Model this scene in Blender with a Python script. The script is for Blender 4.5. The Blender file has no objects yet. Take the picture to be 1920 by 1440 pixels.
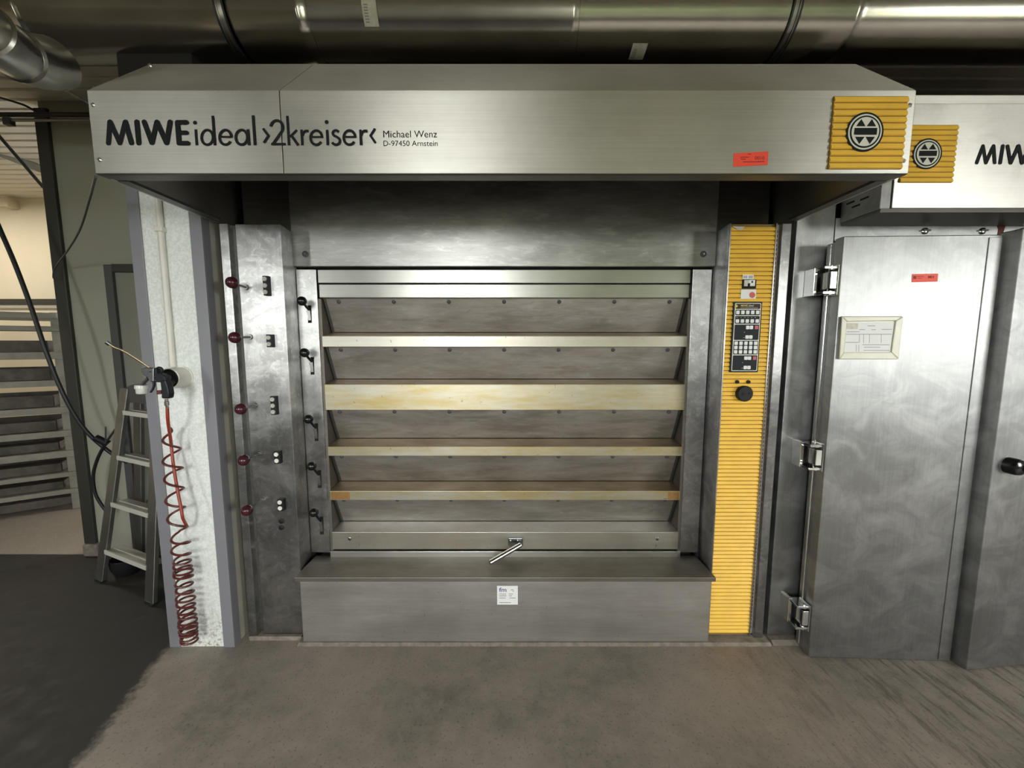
import bpy, bmesh, math, random
from mathutils import Vector, Matrix
random.seed(7)
sc = bpy.context.scene
C = sc.collection

# ---------------------------------------------------------------- camera
F, PITCH, EYE = 730.0, math.radians(5.89), 1.5
cam_d = bpy.data.cameras.new('camera'); cam = bpy.data.objects.new('camera', cam_d); C.objects.link(cam)
cam_d.sensor_width = 36.0; cam_d.lens = 36.0 * F / 1920.0; cam_d.clip_start = 0.05
cam.location = (0, 0, EYE); cam.rotation_euler = (math.pi / 2 - PITCH, 0, 0)
sc.camera = cam

# ---------------------------------------------------------------- sky, exposure
SKY = 26.0
w = bpy.data.worlds.new('overcast_sky'); sc.world = w; w.use_nodes = True
bg = w.node_tree.nodes['Background']
bg.inputs[0].default_value = (0.98, 1.0, 0.975, 1); bg.inputs[1].default_value = SKY
sc.view_settings.view_transform = 'Standard'; sc.view_settings.look = 'None'
sc.view_settings.gamma = 1.0; sc.view_settings.use_curve_mapping = False
sc.view_settings.exposure = 0.0
sc.cycles.use_denoising = True
sc.cycles.max_bounces = 10; sc.cycles.diffuse_bounces = 5; sc.cycles.glossy_bounces = 5
sc.cycles.sample_clamp_indirect = 6.0
sc.cycles.caustics_reflective = False

# back wall with window openings (behind the camera): (x0, x1), sill and head heights
YB, YBO = -3.0, -3.25
WIN = [(-4.5, -3.9), (-1.5, -0.35), (0.4, 1.5), (1.95, 3.05), (4.75, 6.9)]
WZ0, WZ1 = 0.95, 2.72
for i, (a, b) in enumerate(WIN):                     # light portals in the window openings (guide sky light)
    ld = bpy.data.lights.new('window_portal', 'AREA'); ld.shape = 'RECTANGLE'
    ld.size = b - a; ld.size_y = WZ1 - WZ0; ld.cycles.is_portal = True
    lo = bpy.data.objects.new('window_portal', ld); C.objects.link(lo)
    lo.location = ((a + b) / 2, YBO + 0.01, (WZ0 + WZ1) / 2); lo.rotation_euler = (math.pi / 2, 0, 0)

# ---------------------------------------------------------------- pixel helpers (1920x1440 photograph -> place)
cP, sP = math.cos(PITCH), math.sin(PITCH)
def ray(px, py):
    u = (px - 960) / F; v = (720 - py) / F
    return Vector((u, cP + v * sP, v * cP - sP))
def P(px, py, Y):
    d = ray(px, py); return Vector((d.x / d.y * Y, Y, EYE + d.z / d.y * Y))
def PX(px, py, Y): return P(px, py, Y).x
def PZ(py, Y): return P(960, py, Y).z
def PF(px, py, z=0.0):
    d = ray(px, py); t = (z - EYE) / d.z
    return Vector((d.x * t, d.y * t, z))
def PP(px, py, o, n):
    d = ray(px, py); e = Vector((0, 0, EYE)); t = (o - e).dot(n) / d.dot(n)
    return e + d * t

# ---------------------------------------------------------------- materials
MAT = {}
def nmat(name):
    m = bpy.data.materials.new(name); m.use_nodes = True; MAT[name] = m
    nt = m.node_tree; return m, nt, nt.nodes, nt.links, nt.nodes['Principled BSDF']
def ramp(N, L, src, pos):
    r = N.new('ShaderNodeValToRGB'); e = r.color_ramp.elements
    e[0].position, e[0].color = pos[0][0], pos[0][1]; e[1].position, e[1].color = pos[-1][0], pos[-1][1]
    for p, c in pos[1:-1]:
        x = e.new(p); x.color = c
    L.new(src, r.inputs[0]); return r
def g(v): return (v, v, v, 1)
def coords(N, L, scale, kind='Geometry'):
    mp = N.new('ShaderNodeMapping'); mp.inputs['Scale'].default_value = scale
    if kind == 'Geometry':
        t = N.new('ShaderNodeNewGeometry'); L.new(t.outputs['Position'], mp.inputs[0])
    else:
        t = N.new('ShaderNodeTexCoord'); L.new(t.outputs[kind], mp.inputs[0])
    return mp.outputs[0]
def noise(N, L, co, scale, detail=4, rough=0.55):
    n = N.new('ShaderNodeTexNoise'); n.inputs['Scale'].default_value = scale
    n.inputs['Detail'].default_value = detail; n.inputs['Roughness'].default_value = rough
    L.new(co, n.inputs['Vector']); return n.outputs['Fac']
def mix(N, L, f, a, b):
    m = N.new('ShaderNodeMix'); m.data_type = 'RGBA'
    if hasattr(f, 'links'): L.new(f, m.inputs[0])
    else: m.inputs[0].default_value = f
    for s, i in ((a, 6), (b, 7)):
        if hasattr(s, 'links'): L.new(s, m.inputs[i])
        else: m.inputs[i].default_value = s
    return m.outputs[2]
def bump(N, L, src, bs, strength, dist=0.002):
    b = N.new('ShaderNodeBump'); b.inputs['Strength'].default_value = strength; b.inputs['Distance'].default_value = dist
    L.new(src, b.inputs['Height']); L.new(b.outputs[0], bs.inputs['Normal'])

def plain(name, col, rough=0.5, metal=0.0, var=0.0, scale=8.0, spec=0.5, coat=0.0):
    m, nt, N, L, B = nmat(name)
    B.inputs['Roughness'].default_value = rough; B.inputs['Metallic'].default_value = metal
    B.inputs['Specular IOR Level'].default_value = spec; B.inputs['Coat Weight'].default_value = coat
    if var:
        f = noise(N, L, coords(N, L, (1, 1, 1)), scale, 5)
        a = tuple(c * (1 - var) for c in col) + (1,); b = tuple(min(1, c * (1 + var)) for c in col) + (1,)
        r = ramp(N, L, f, [(0.3, a), (0.7, b)]); L.new(r.outputs[0], B.inputs['Base Color'])
    else:
        B.inputs['Base Color'].default_value = col + (1,)
    return m

def steel(name, col, rough, brush=(3, 3, 260), rvar=0.12, smear=0.0, stain=None, stain_amt=0.0, bumpy=0.05, aniso=0.0, tan=None, cloud=2.5, bmix=0.05, sms=(2.0, 2.0, 2.6), sdist=0.9, sk=1.0):
    """brushed stainless: fine grain along one axis, cloudy wear, optional stains with a shape of their own"""
    m, nt, N, L, B = nmat(name)
    B.inputs['Metallic'].default_value = 1.0
    br = noise(N, L, coords(N, L, brush), 1.0, 3)
    cl = noise(N, L, coords(N, L, (1, 1, 1)), cloud, 6, 0.65)
    c0 = tuple(c * 0.86 for c in col) + (1,); c1 = tuple(min(1, c * 1.1) for c in col) + (1,)
    base = ramp(N, L, cl, [(0.3, c0), (0.7, c1)]).outputs[0]
    base = mix(N, L, bmix, base, ramp(N, L, br, [(0.35, g(0.25)), (0.65, g(0.9))]).outputs[0])
    rsum = N.new('ShaderNodeMath'); rsum.operation = 'MULTIPLY_ADD'
    L.new(cl, rsum.inputs[0]); rsum.inputs[1].default_value = rvar * 2; rsum.inputs[2].default_value = rough - rvar
    rr = rsum.outputs[0]
    if smear:
        wn = N.new('ShaderNodeTexNoise'); wn.inputs['Scale'].default_value = 2.6; wn.inputs['Detail'].default_value = 9
        wn.inputs['Roughness'].default_value = 0.66; wn.inputs['Distortion'].default_value = sdist
        L.new(coords(N, L, sms), wn.inputs['Vector']); wv = wn.outputs['Fac']
        sm = ramp(N, L, wv, [(0.4, g(0)), (0.72, g(1))]).outputs[0]
        a = N.new('ShaderNodeMath'); a.operation = 'MULTIPLY_ADD'; L.new(sm, a.inputs[0]); a.inputs[1].default_value = smear
        L.new(rr, a.inputs[2]); rr = a.outputs[0]
        base = mix(N, L, ramp(N, L, wv, [(0.42, g(0)), (0.75, g(0.36 * sk))]).outputs[0], base, (0.80, 0.80, 0.79, 1))
        if sk > 1.2:      # fine scuffs
            w2 = N.new('ShaderNodeTexNoise'); w2.inputs['Scale'].default_value = 9.0; w2.inputs['Detail'].default_value = 10
            w2.inputs['Roughness'].default_value = 0.7; w2.inputs['Distortion'].default_value = sdist * 1.5
            L.new(coords(N, L, sms), w2.inputs['Vector'])
            base = mix(N, L, ramp(N, L, w2.outputs['Fac'], [(0.52, g(0)), (0.68, g(0.45))]).outputs[0], base, (0.78, 0.78, 0.76, 1))
            base = mix(N, L, ramp(N, L, w2.outputs['Fac'], [(0.30, g(0.4)), (0.42, g(0))]).outputs[0], base, (0.18, 0.17, 0.155, 1))
        base = mix(N, L, ramp(N, L, wv, [(0.28, g(0.22 * sk)), (0.45, g(0))]).outputs[0], base, (0.28, 0.28, 0.27, 1))
    if stain:
        st = noise(N, L, coords(N, L, (1.6, 3, 9)), 1.6, 7, 0.7)
        sp = noise(N, L, coords(N, L, (1, 1, 1)), 42, 3, 0.6)
        f = ramp(N, L, st, [(0.36, g(0)), (0.66, g(stain_amt))]).outputs[0]
        base = mix(N, L, f, base, stain + (1,))
        f2 = ramp(N, L, sp, [(0.68, g(0)), (0.74, g(0.6))]).outputs[0]
        base = mix(N, L, f2, base, (0.16, 0.11, 0.06, 1))
    L.new(base, B.inputs['Base Color']); L.new(rr, B.inputs['Roughness'])
    if tan:
        B.inputs['Anisotropic'].default_value = aniso
        tv = N.new('ShaderNodeCombineXYZ')
        for i_ in range(3): tv.inputs[i_].default_value = tan[i_]
        L.new(tv.outputs[0], B.inputs['Tangent'])
    hb = N.new('ShaderNodeMath'); hb.operation = 'MULTIPLY_ADD'
    L.new(br, hb.inputs[0]); hb.inputs[1].default_value = 0.35; L.new(cl, hb.inputs[2])
    bump(N, L, hb.outputs[0], B, bumpy, 0.01)
    return m

TX, TZ = (1, 0, 0), (0, 0, 1)
steel('steel_hood', (0.60, 0.59, 0.55), 0.46, (2.2, 2, 240), 0.05, bumpy=0.02, aniso=0.76, tan=TZ, bmix=0.08)
steel('steel_pillar', (0.30, 0.30, 0.298), 0.38, (160, 2, 3), 0.05, smear=0.08, bumpy=0.015, aniso=0.92, tan=TX, sk=1.5)
steel('steel_frame', (0.35, 0.35, 0.345), 0.38, (160, 2, 3), 0.05, smear=0.06, bumpy=0.015, aniso=0.9, tan=TX, sk=1.4)
steel('steel_upper', (0.38, 0.38, 0.36), 0.40, (2, 2, 200), 0.06, smear=0.06, bumpy=0.02, aniso=0.4, tan=TZ, sms=(1.0, 3, 4.5), sdist=0.4, sk=1.3)
steel('steel_bar', (0.50, 0.505, 0.47), 0.36, (2, 2, 200), 0.06, bumpy=0.04, aniso=0.5, tan=TZ)
steel('steel_flap', (0.50, 0.465, 0.42), 0.50, (3, 60, 60), 0.08, smear=0.06, bumpy=0.08, sms=(1.1, 4, 5.5), sdist=0.5, sk=1.8)
steel('steel_cheek', (0.20, 0.18, 0.155), 0.55, (3, 60, 60), 0.06)
steel('alu_step', (0.72, 0.71, 0.67), 0.4, (60, 60, 3), 0.05)
steel('steel_sill', (0.46, 0.445, 0.375), 0.44, (3, 60, 60), 0.08, stain=(0.41, 0.315, 0.115), stain_amt=0.85, bumpy=0.06)
steel('steel_sill_clean', (0.46, 0.45, 0.40), 0.42, (3, 60, 60), 0.08, stain=(0.42, 0.36, 0.26), stain_amt=0.5, bumpy=0.06)
steel('steel_sill_top', (0.34, 0.285, 0.21), 0.5, (3, 60, 60), 0.08, stain=(0.18, 0.125, 0.07), stain_amt=0.8, bumpy=0.06)
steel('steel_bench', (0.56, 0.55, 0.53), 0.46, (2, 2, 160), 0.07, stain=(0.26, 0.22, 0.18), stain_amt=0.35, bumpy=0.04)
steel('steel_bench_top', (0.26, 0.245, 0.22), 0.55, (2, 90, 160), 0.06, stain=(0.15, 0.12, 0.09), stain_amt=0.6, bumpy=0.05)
steel('steel_door', (0.285, 0.29, 0.288), 0.42, (140, 140, 3), 0.05, smear=0.07, bumpy=0.03, cloud=3.2, aniso=0.6, tan=TX)
steel('steel_header', (0.62, 0.61, 0.58), 0.36, (2.2, 2, 220), 0.06, smear=0.05, bumpy=0.04, aniso=0.6, tan=TZ)
steel('steel_dark', (0.16, 0.155, 0.145), 0.5, (3, 3, 60), 0.08)
steel('duct_metal', (0.44, 0.42, 0.375), 0.21, (2, 30, 30), 0.05, bumpy=0.04)
steel('galvanised', (0.5, 0.49, 0.46), 0.3, (2, 30, 30), 0.05)
steel('aluminium', (0.30, 0.30, 0.29), 0.42, (60, 60, 3), 0.06)
plain('chrome', (0.72, 0.73, 0.72), 0.13, 1.0)
plain('duct_clamp', (0.30, 0.29, 0.27), 0.3, 1.0)
plain('yellow_rib', (0.88, 0.55, 0.075), 0.42, 0.0, 0.06, 12, 0.5, 0.0)
plain('yellow_back', (0.25, 0.15, 0.03), 0.6)
plain('black_plastic', (0.012, 0.012, 0.013), 0.5, spec=0.25)
plain('black_knob', (0.008, 0.008, 0.008), 0.16)
plain('maroon_knob', (0.055, 0.012, 0.016), 0.18)
plain('keypad_black', (0.022, 0.027, 0.03), 0.55, spec=0.15)
plain('keypad_brown', (0.05, 0.03, 0.018), 0.5, spec=0.2)
plain('key_white', (0.78, 0.80, 0.80), 0.45)
plain('key_red', (0.55, 0.09, 0.13), 0.45)
plain('lamp_grey', (0.42, 0.42, 0.38), 0.35)
plain('lamp_pale', (0.75, 0.73, 0.68), 0.35)
plain('ink_black', (0.010, 0.012, 0.013), 0.6, spec=0.15)
plain('ink_grey', (0.28, 0.28, 0.3), 0.6)
plain('ink_navy', (0.05, 0.05, 0.16), 0.6)
plain('ink_yellow', (0.75, 0.55, 0.12), 0.5)
plain('paper', (0.82, 0.83, 0.83), 0.6)
plain('paper_worn', (0.62, 0.60, 0.52), 0.7, 0, 0.12, 60)
plain('badge_white', (0.70, 0.70, 0.62), 0.4)
plain('red_sticker', (0.86, 0.075, 0.035), 0.5)
plain('sticker_ink', (0.28, 0.012, 0.01), 0.6)
plain('red_seal', (0.62, 0.12, 0.11), 0.6)
steel('scorch', (0.40, 0.22, 0.07), 0.5, (60, 3, 60), 0.06)
plain('rust', (0.10, 0.025, 0.012), 0.8, 0, 0.4, 40)
plain('holder_plastic', (0.66, 0.65, 0.53), 0.35, 0, 0.06, 20)
plain('grey_profile', (0.21, 0.21, 0.235), 0.38, 0.0, 0.05, 3, 0.5)
plain('beige_strip', (0.45, 0.43, 0.36), 0.6, 0, 0.08, 10)
plain('pvc_white', (0.72, 0.70, 0.64), 0.4, 0, 0.06, 14)
plain('wall_greygreen', (0.36, 0.36, 0.295), 0.55, 0, 0.05, 2.5)
plain('dark_edge', (0.035, 0.034, 0.028), 0.5)
plain('door_grey', (0.22, 0.22, 0.185), 0.5, 0, 0.05, 3)
plain('cream_wall', (0.74, 0.67, 0.525), 0.7, 0, 0.04, 2)
plain('room_wall', (0.34, 0.33, 0.31), 0.7, 0, 0.05, 2)
plain('void_dark', (0.012, 0.011, 0.01), 0.9)
plain('slat_paint', (0.76, 0.71, 0.60), 0.6, 0, 0.07, 3)
plain('ceiling_paint', (0.50, 0.47, 0.39), 0.7, 0, 0.05, 2)
plain('rack_wood', (0.24, 0.225, 0.19), 0.6, 0, 0.15, 9)
plain('rack_cloth', (0.10, 0.09, 0.075), 0.9, 0, 0.3, 14)
plain('rubber', (0.012, 0.013, 0.014), 0.45)
plain('red_hose', (0.30, 0.04, 0.018), 0.4)
plain('maroon_hose', (0.10, 0.02, 0.016), 0.35)
plain('gun_black', (0.009, 0.011, 0.015), 0.45, spec=0.3)
plain('gun_metal', (0.26, 0.27, 0.28), 0.25, 1.0)
plain('brass', (0.5, 0.42, 0.24), 0.3, 1.0)
plain('clear_plastic', (0.6, 0.6, 0.56), 0.25, 0, 0.1, 60)
plain('lawn', (0.16, 0.16, 0.11), 0.9, 0, 0.3, 3)
plain('hedge_leaf', (0.042, 0.054, 0.018), 0.9, 0, 0.4, 6)
plain('mortar', (0.22, 0.19, 0.16), 0.9, 0, 0.3, 30)
plain('step_edge', (0.60, 0.59, 0.54), 0.4)
plain('lead_grey', (0.07, 0.07, 0.07), 0.6)

def floor_material(name, cols, streaks):
    m, nt, N, L, B = nmat(name)
    big = noise(N, L, coords(N, L, (1, 1, 1)), 1.5, 7, 0.62)
    fine = noise(N, L, coords(N, L, (1, 1, 1)), 14, 8, 0.7)
    speck = noise(N, L, coords(N, L, (1, 1, 1)), 90, 3, 0.6)
    base = ramp(N, L, big, [(0.35, cols[0] + (1,)), (0.55, cols[1] + (1,)), (0.72, cols[2] + (1,))]).outputs[0]
    base = mix(N, L, ramp(N, L, fine, [(0.42, g(0.0)), (0.7, g(0.5))]).outputs[0], base, cols[3] + (1,))
    base = mix(N, L, ramp(N, L, speck, [(0.30, g(0.5)), (0.42, g(0))]).outputs[0], base, (0.03, 0.025, 0.02, 1))
    if streaks:
        mp = N.new('ShaderNodeMapping'); mp.inputs['Rotation'].default_value = (0, 0, math.radians(36)); mp.inputs['Scale'].default_value = (9, 1.3, 1)
        t = N.new('ShaderNodeNewGeometry'); L.new(t.outputs['Position'], mp.inputs[0])
        s = noise(N, L, mp.outputs[0], 3.0, 7, 0.75)
        sx = N.new('ShaderNodeSeparateXYZ'); L.new(t.outputs['Position'], sx.inputs[0])
        mr = N.new('ShaderNodeMapRange'); L.new(sx.outputs[0], mr.inputs[0]); mr.inputs[1].default_value = 0.9; mr.inputs[2].default_value = 1.7
        f = ramp(N, L, s, [(0.50, g(0)), (0.63, g(0.8))]).outputs[0]
        mu = N.new('ShaderNodeMath'); mu.operation = 'MULTIPLY'; L.new(f, mu.inputs[0]); L.new(mr.outputs[0], mu.inputs[1])
        base = mix(N, L, mu.outputs[0], base, (0.075, 0.063, 0.05, 1))
    if streaks:      # floor made darker left of the wall end, with a ragged edge
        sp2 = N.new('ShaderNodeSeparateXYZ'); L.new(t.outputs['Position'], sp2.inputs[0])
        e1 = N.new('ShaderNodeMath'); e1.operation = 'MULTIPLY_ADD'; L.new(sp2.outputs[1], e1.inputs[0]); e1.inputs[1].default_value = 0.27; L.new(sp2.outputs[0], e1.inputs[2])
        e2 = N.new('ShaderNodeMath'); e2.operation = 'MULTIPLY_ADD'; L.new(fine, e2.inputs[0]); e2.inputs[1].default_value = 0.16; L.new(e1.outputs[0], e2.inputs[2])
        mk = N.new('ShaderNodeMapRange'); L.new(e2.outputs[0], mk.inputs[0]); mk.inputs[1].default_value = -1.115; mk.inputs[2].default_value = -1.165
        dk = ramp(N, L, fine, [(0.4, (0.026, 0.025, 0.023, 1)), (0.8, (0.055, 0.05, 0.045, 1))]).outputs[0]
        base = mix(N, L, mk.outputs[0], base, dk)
    L.new(base, B.inputs['Base Color'])
    L.new(ramp(N, L, fine, [(0.3, g(0.42)), (0.7, g(0.72))]).outputs[0], B.inputs['Roughness'])
    bump(N, L, fine, B, 0.25, 0.004)
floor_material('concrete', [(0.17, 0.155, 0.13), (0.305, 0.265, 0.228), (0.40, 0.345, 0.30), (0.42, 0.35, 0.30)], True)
floor_material('beige_floor', [(0.33, 0.28, 0.235), (0.38, 0.325, 0.275), (0.42, 0.36, 0.31), (0.40, 0.34, 0.28)], False)

def column_material():
    m, nt, N, L, B = nmat('white_panel')
    sp = noise(N, L, coords(N, L, (1, 1, 1)), 110, 2, 0.5)
    base = ramp(N, L, sp, [(0.4, (0.70, 0.735, 0.71, 1)), (0.62, (0.82, 0.85, 0.825, 1))]).outputs[0]
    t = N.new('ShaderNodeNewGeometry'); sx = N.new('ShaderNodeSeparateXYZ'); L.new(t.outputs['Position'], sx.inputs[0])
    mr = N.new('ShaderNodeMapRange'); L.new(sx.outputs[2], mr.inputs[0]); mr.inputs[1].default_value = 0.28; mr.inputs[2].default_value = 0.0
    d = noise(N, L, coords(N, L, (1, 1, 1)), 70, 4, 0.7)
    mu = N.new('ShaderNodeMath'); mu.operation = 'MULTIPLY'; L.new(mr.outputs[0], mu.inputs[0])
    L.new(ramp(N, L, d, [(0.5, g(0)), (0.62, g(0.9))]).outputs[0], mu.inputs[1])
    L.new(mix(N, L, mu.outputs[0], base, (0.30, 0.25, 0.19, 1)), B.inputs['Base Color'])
    B.inputs['Roughness'].default_value = 0.45
    bump(N, L, sp, B, 0.15, 0.002)
column_material()

# ---------------------------------------------------------------- geometry helpers
WORLD = {}
class MB:
    def __init__(self): self.v = []; self.f = []
    def add(self, vs, fs):
        o = len(self.v); self.v += [Vector(p) for p in vs]; self.f += [[i + o for i in f] for f in fs]; return self
    def box(self, x0, x1, y0, y1, z0, z1):
        x0, x1 = min(x0, x1), max(x0, x1); y0, y1 = min(y0, y1), max(y0, y1); z0, z1 = min(z0, z1), max(z0, z1)
        vs = [(x, y, z) for z in (z0, z1) for y in (y0, y1) for x in (x0, x1)]
        return self.add(vs, [(0, 2, 3, 1), (4, 5, 7, 6), (0, 1, 5, 4), (2, 6, 7, 3), (0, 4, 6, 2), (1, 3, 7, 5)])
    def obox(self, o, a, b, c):
        """box from corner o along vectors a, b, c"""
        o, a, b, c = map(Vector, (o, a, b, c))
        if a.cross(b).dot(c) < 0: a, b = b, a
        vs = [o + a * i + b * j + c * k for k in (0, 1) for j in (0, 1) for i in (0, 1)]
        return self.add(vs, [(0, 2, 3, 1), (4, 5, 7, 6), (0, 1, 5, 4), (2, 6, 7, 3), (0, 4, 6, 2), (1, 3, 7, 5)])
    def prism(self, poly, vec):
        """polygon (3D points) swept along vec, closed"""
        poly = [Vector(p) for p in poly]; vec = Vector(vec); n = len(poly)
        nn = Vector((0, 0, 0))
        for i in range(n): nn += poly[i].cross(poly[(i + 1) % n])
        if nn.dot(vec) > 0: poly = poly[::-1]
        vs = poly + [p + vec for p in poly]
        fs = [tuple(range(n)), tuple(range(2 * n - 1, n - 1, -1))] + [(i, i + n, (i + 1) % n + n, (i + 1) % n) for i in range(n)]
        return self.add(vs, fs)
    def profx(self, yz, x0, x1): return self.prism([(x0, y, z) for y, z in yz], (x1 - x0, 0, 0))
    def cyl(self, p0, p1, r, n=16, r1=None, caps=True):
        p0, p1 = Vector(p0), Vector(p1); r1 = r if r1 is None else r1; d = (p1 - p0).normalized()
        a = d.orthogonal().normalized(); b = d.cross(a)
        vs = []
        for p, rr in ((p0, r), (p1, r1)):
            vs += [p + (a * math.cos(2 * math.pi * i / n) + b * math.sin(2 * math.pi * i / n)) * rr for i in range(n)]
        fs = [(i, (i + 1) % n, (i + 1) % n + n, i + n) for i in range(n)]
        if caps: fs += [tuple(range(n - 1, -1, -1)), tuple(range(n, 2 * n))]
        return self.add(vs, fs)
    def lathe(self, p0, axis, prof, n=20):
        """profile [(distance along axis, radius)]"""
        p0, d = Vector(p0), Vector(axis).normalized(); a = d.orthogonal().normalized(); b = d.cross(a)
        vs = []
        for t, r in prof:
            vs += [p0 + d * t + (a * math.cos(2 * math.pi * i / n) + b * math.sin(2 * math.pi * i / n)) * max(r, 1e-5) for i in range(n)]
        fs = []
        for k in range(len(prof) - 1):
            fs += [(k * n + i, k * n + (i + 1) % n, (k + 1) * n + (i + 1) % n, (k + 1) * n + i) for i in range(n)]
        fs += [tuple(range(n - 1, -1, -1)), tuple(range((len(prof) - 1) * n, len(prof) * n))]
        return self.add(vs, fs)
    def sphere(self, c, r, n=18, sc_=(1, 1, 1)):
        prof = [(-math.cos(math.pi * k / 12) * r, math.sin(math.pi * k / 12) * r) for k in range(13)]
        o = len(self.v); self.lathe((0, 0, 0), (0, 0, 1), prof, n)
        for i in range(o, len(self.v)):
            p = self.v[i]; self.v[i] = Vector((c[0] + p.x * sc_[0], c[1] + p.y * sc_[1], c[2] + p.z * sc_[2]))
        return self
    def tube(self, pts, r, n=10, caps=True):
        pts = [Vector(p) for p in pts]; m = len(pts); vs = []; up = None
        for i, p in enumerate(pts):
            t = (pts[min(i + 1, m - 1)] - pts[max(i - 1, 0)]).normalized()
            a = t.orthogonal().normalized() if up is None else (up - t * up.dot(t)).normalized()
            up = a; b = t.cross(a)
            rr = r[i] if isinstance(r, (list, tuple)) else r
            vs += [p + (a * math.cos(2 * math.pi * k / n) + b * math.sin(2 * math.pi * k / n)) * rr for k in range(n)]
        fs = [(i * n + k, i * n + (k + 1) % n, (i + 1) * n + (k + 1) % n, (i + 1) * n + k) for i in range(m - 1) for k in range(n)]
        if caps: fs += [tuple(range(n - 1, -1, -1)), tuple(range((m - 1) * n, m * n))]
        return self.add(vs, fs)
    def poly(self, pts): return self.add(pts, [tuple(range(len(pts)))])
    def build(self, name, mat, parent=None, smooth=False, bevel=0.0, seg=2, label=None):
        lo = Vector((min(p[i] for p in self.v) for i in range(3))); hi = Vector((max(p[i] for p in self.v) for i in range(3)))
        c = (lo + hi) / 2
        me = bpy.data.meshes.new(name); me.from_pydata([p - c for p in self.v], [], self.f); me.update()
        me.materials.append(MAT[mat])
        o = bpy.data.objects.new(name, me); C.objects.link(o)
        place(o, c, parent)
        if smooth:
            for p in me.polygons: p.use_smooth = True
            try: me.set_sharp_from_angle(angle=math.radians(40))
            except Exception: pass
        if bevel:
            b = o.modifiers.new('bevel', 'BEVEL'); b.width = bevel; b.segments = seg; b.limit_method = 'ANGLE'; b.harden_normals = False
        if label: o['label'] = label
        return o
def place(o, wloc, parent):
    o.location = Vector(wloc) - (WORLD[parent.name] if parent else Vector((0, 0, 0)))
    o.parent = parent; WORLD[o.name] = Vector(wloc)
def thing(name, label, cat, loc, group=None):
    o = bpy.data.objects.new(name, None); o.empty_display_size = 0.1; C.objects.link(o); place(o, loc, None)
    return tag(o, label, cat, group)
def tag(o, label, cat=None, group=None, kind=None):
    o['label'] = label
    if cat: o['category'] = cat
    if group: o['group'] = group
    if kind: o['kind'] = kind
    return o
def struct(o, label, cat): return tag(o, label, cat, kind='structure')
def copy(o, wloc, parent):
    c = o.copy(); C.objects.link(c); place(c, wloc, parent); return c
def arc(cx, cy, rx, ry, a0, a1, n=28):
    return [(cx + rx * math.cos(math.radians(a0 + (a1 - a0) * i / n)), cy - ry * math.sin(math.radians(a0 + (a1 - a0) * i / n))) for i in range(n + 1)]
def spline(pts, n=8):
    """Catmull-Rom through points of any dimension"""
    out = []
    q = [pts[0]] + list(pts) + [pts[-1]]
    for i in range(1, len(q) - 2):
        p0, p1, p2, p3 = [Vector(x) for x in q[i - 1:i + 3]]
        for k in range(n):
            t = k / n
            out.append(0.5 * ((2 * p1) + (p2 - p0) * t + (2 * p0 - 5 * p1 + 4 * p2 - p3) * t * t + (3 * p1 - p0 - 3 * p2 + p3) * t ** 3))
    out.append(Vector(pts[-1])); return out
def stroke(mb, pts, width, fmap, cap='flat'):
    """flat ribbon letter stroke: 2D points (photo px) mapped onto a surface by fmap"""
    h = width / 2; n = len(pts); pts = [Vector(p) for p in pts]
    if cap == 'round':
        for i in range(n - 1):
            d = (pts[i + 1] - pts[i]).normalized(); q = Vector((-d.y, d.x)) * h
            th = math.atan2(d.y, d.x)
            ring = [pts[i] + Vector((math.cos(th + math.pi / 2 + math.pi * k / 10), math.sin(th + math.pi / 2 + math.pi * k / 10))) * h for k in range(11)]
            ring += [pts[i + 1] + Vector((math.cos(th - math.pi / 2 + math.pi * k / 10), math.sin(th - math.pi / 2 + math.pi * k / 10))) * h for k in range(11)]
            mb.poly([fmap(*p) for p in ring])
        return
    L_, R_ = [], []
    for i in range(n):
        if i == 0: d = (pts[1] - pts[0]).normalized(); s = 1
        elif i == n - 1: d = (pts[-1] - pts[-2]).normalized(); s = 1
        else:
            d1 = (pts[i] - pts[i - 1]).normalized(); d2 = (pts[i + 1] - pts[i]).normalized(); d = (d1 + d2).normalized(); s = 1 / max(0.45, d.dot(d1))
        q = Vector((-d.y, d.x)) * h * s
        L_.append(pts[i] + q); R_.append(pts[i] - q)
    o = [fmap(*p) for p in L_] + [fmap(*p) for p in R_]
    mb.add(o, [(i, i + 1, n + i + 1, n + i) for i in range(n - 1)])
def disc(mb, cx, cy, r, fmap, n=28, ry=None):
    mb.poly([fmap(cx + r * math.cos(2 * math.pi * k / n), cy - (ry or r) * math.sin(2 * math.pi * k / n)) for k in range(n)])
def text_mesh(s, name, mat, parent, x0, x1, z0, z1, y, bold=0.0):
    """lettering fitted into the rectangle x0..x1, z0..z1 on the plane y (cap height fitted)"""
    cu = bpy.data.curves.new('t', 'FONT'); cu.body = s; cu.offset = bold; cu.resolution_u = 3
    ob = bpy.data.objects.new('t', cu); C.objects.link(ob)
    dg = bpy.context.evaluated_depsgraph_get(); me = bpy.data.meshes.new_from_object(ob.evaluated_get(dg))
    bpy.data.objects.remove(ob); bpy.data.curves.remove(cu)
    xs = [v.co.x for v in me.vertices]; ys = [v.co.y for v in me.vertices]
    mb = MB(); sx = (x1 - x0) / (max(xs) - min(xs)); sz = (z1 - z0) / (max(ys) - min(ys))
    mb.add([(x0 + (v.co.x - min(xs)) * sx, y, z0 + (v.co.y - min(ys)) * sz) for v in me.vertices], [tuple(p.vertices) for p in me.polygons])
    bpy.data.meshes.remove(me)
    return mb.build(name, mat, parent)
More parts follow.
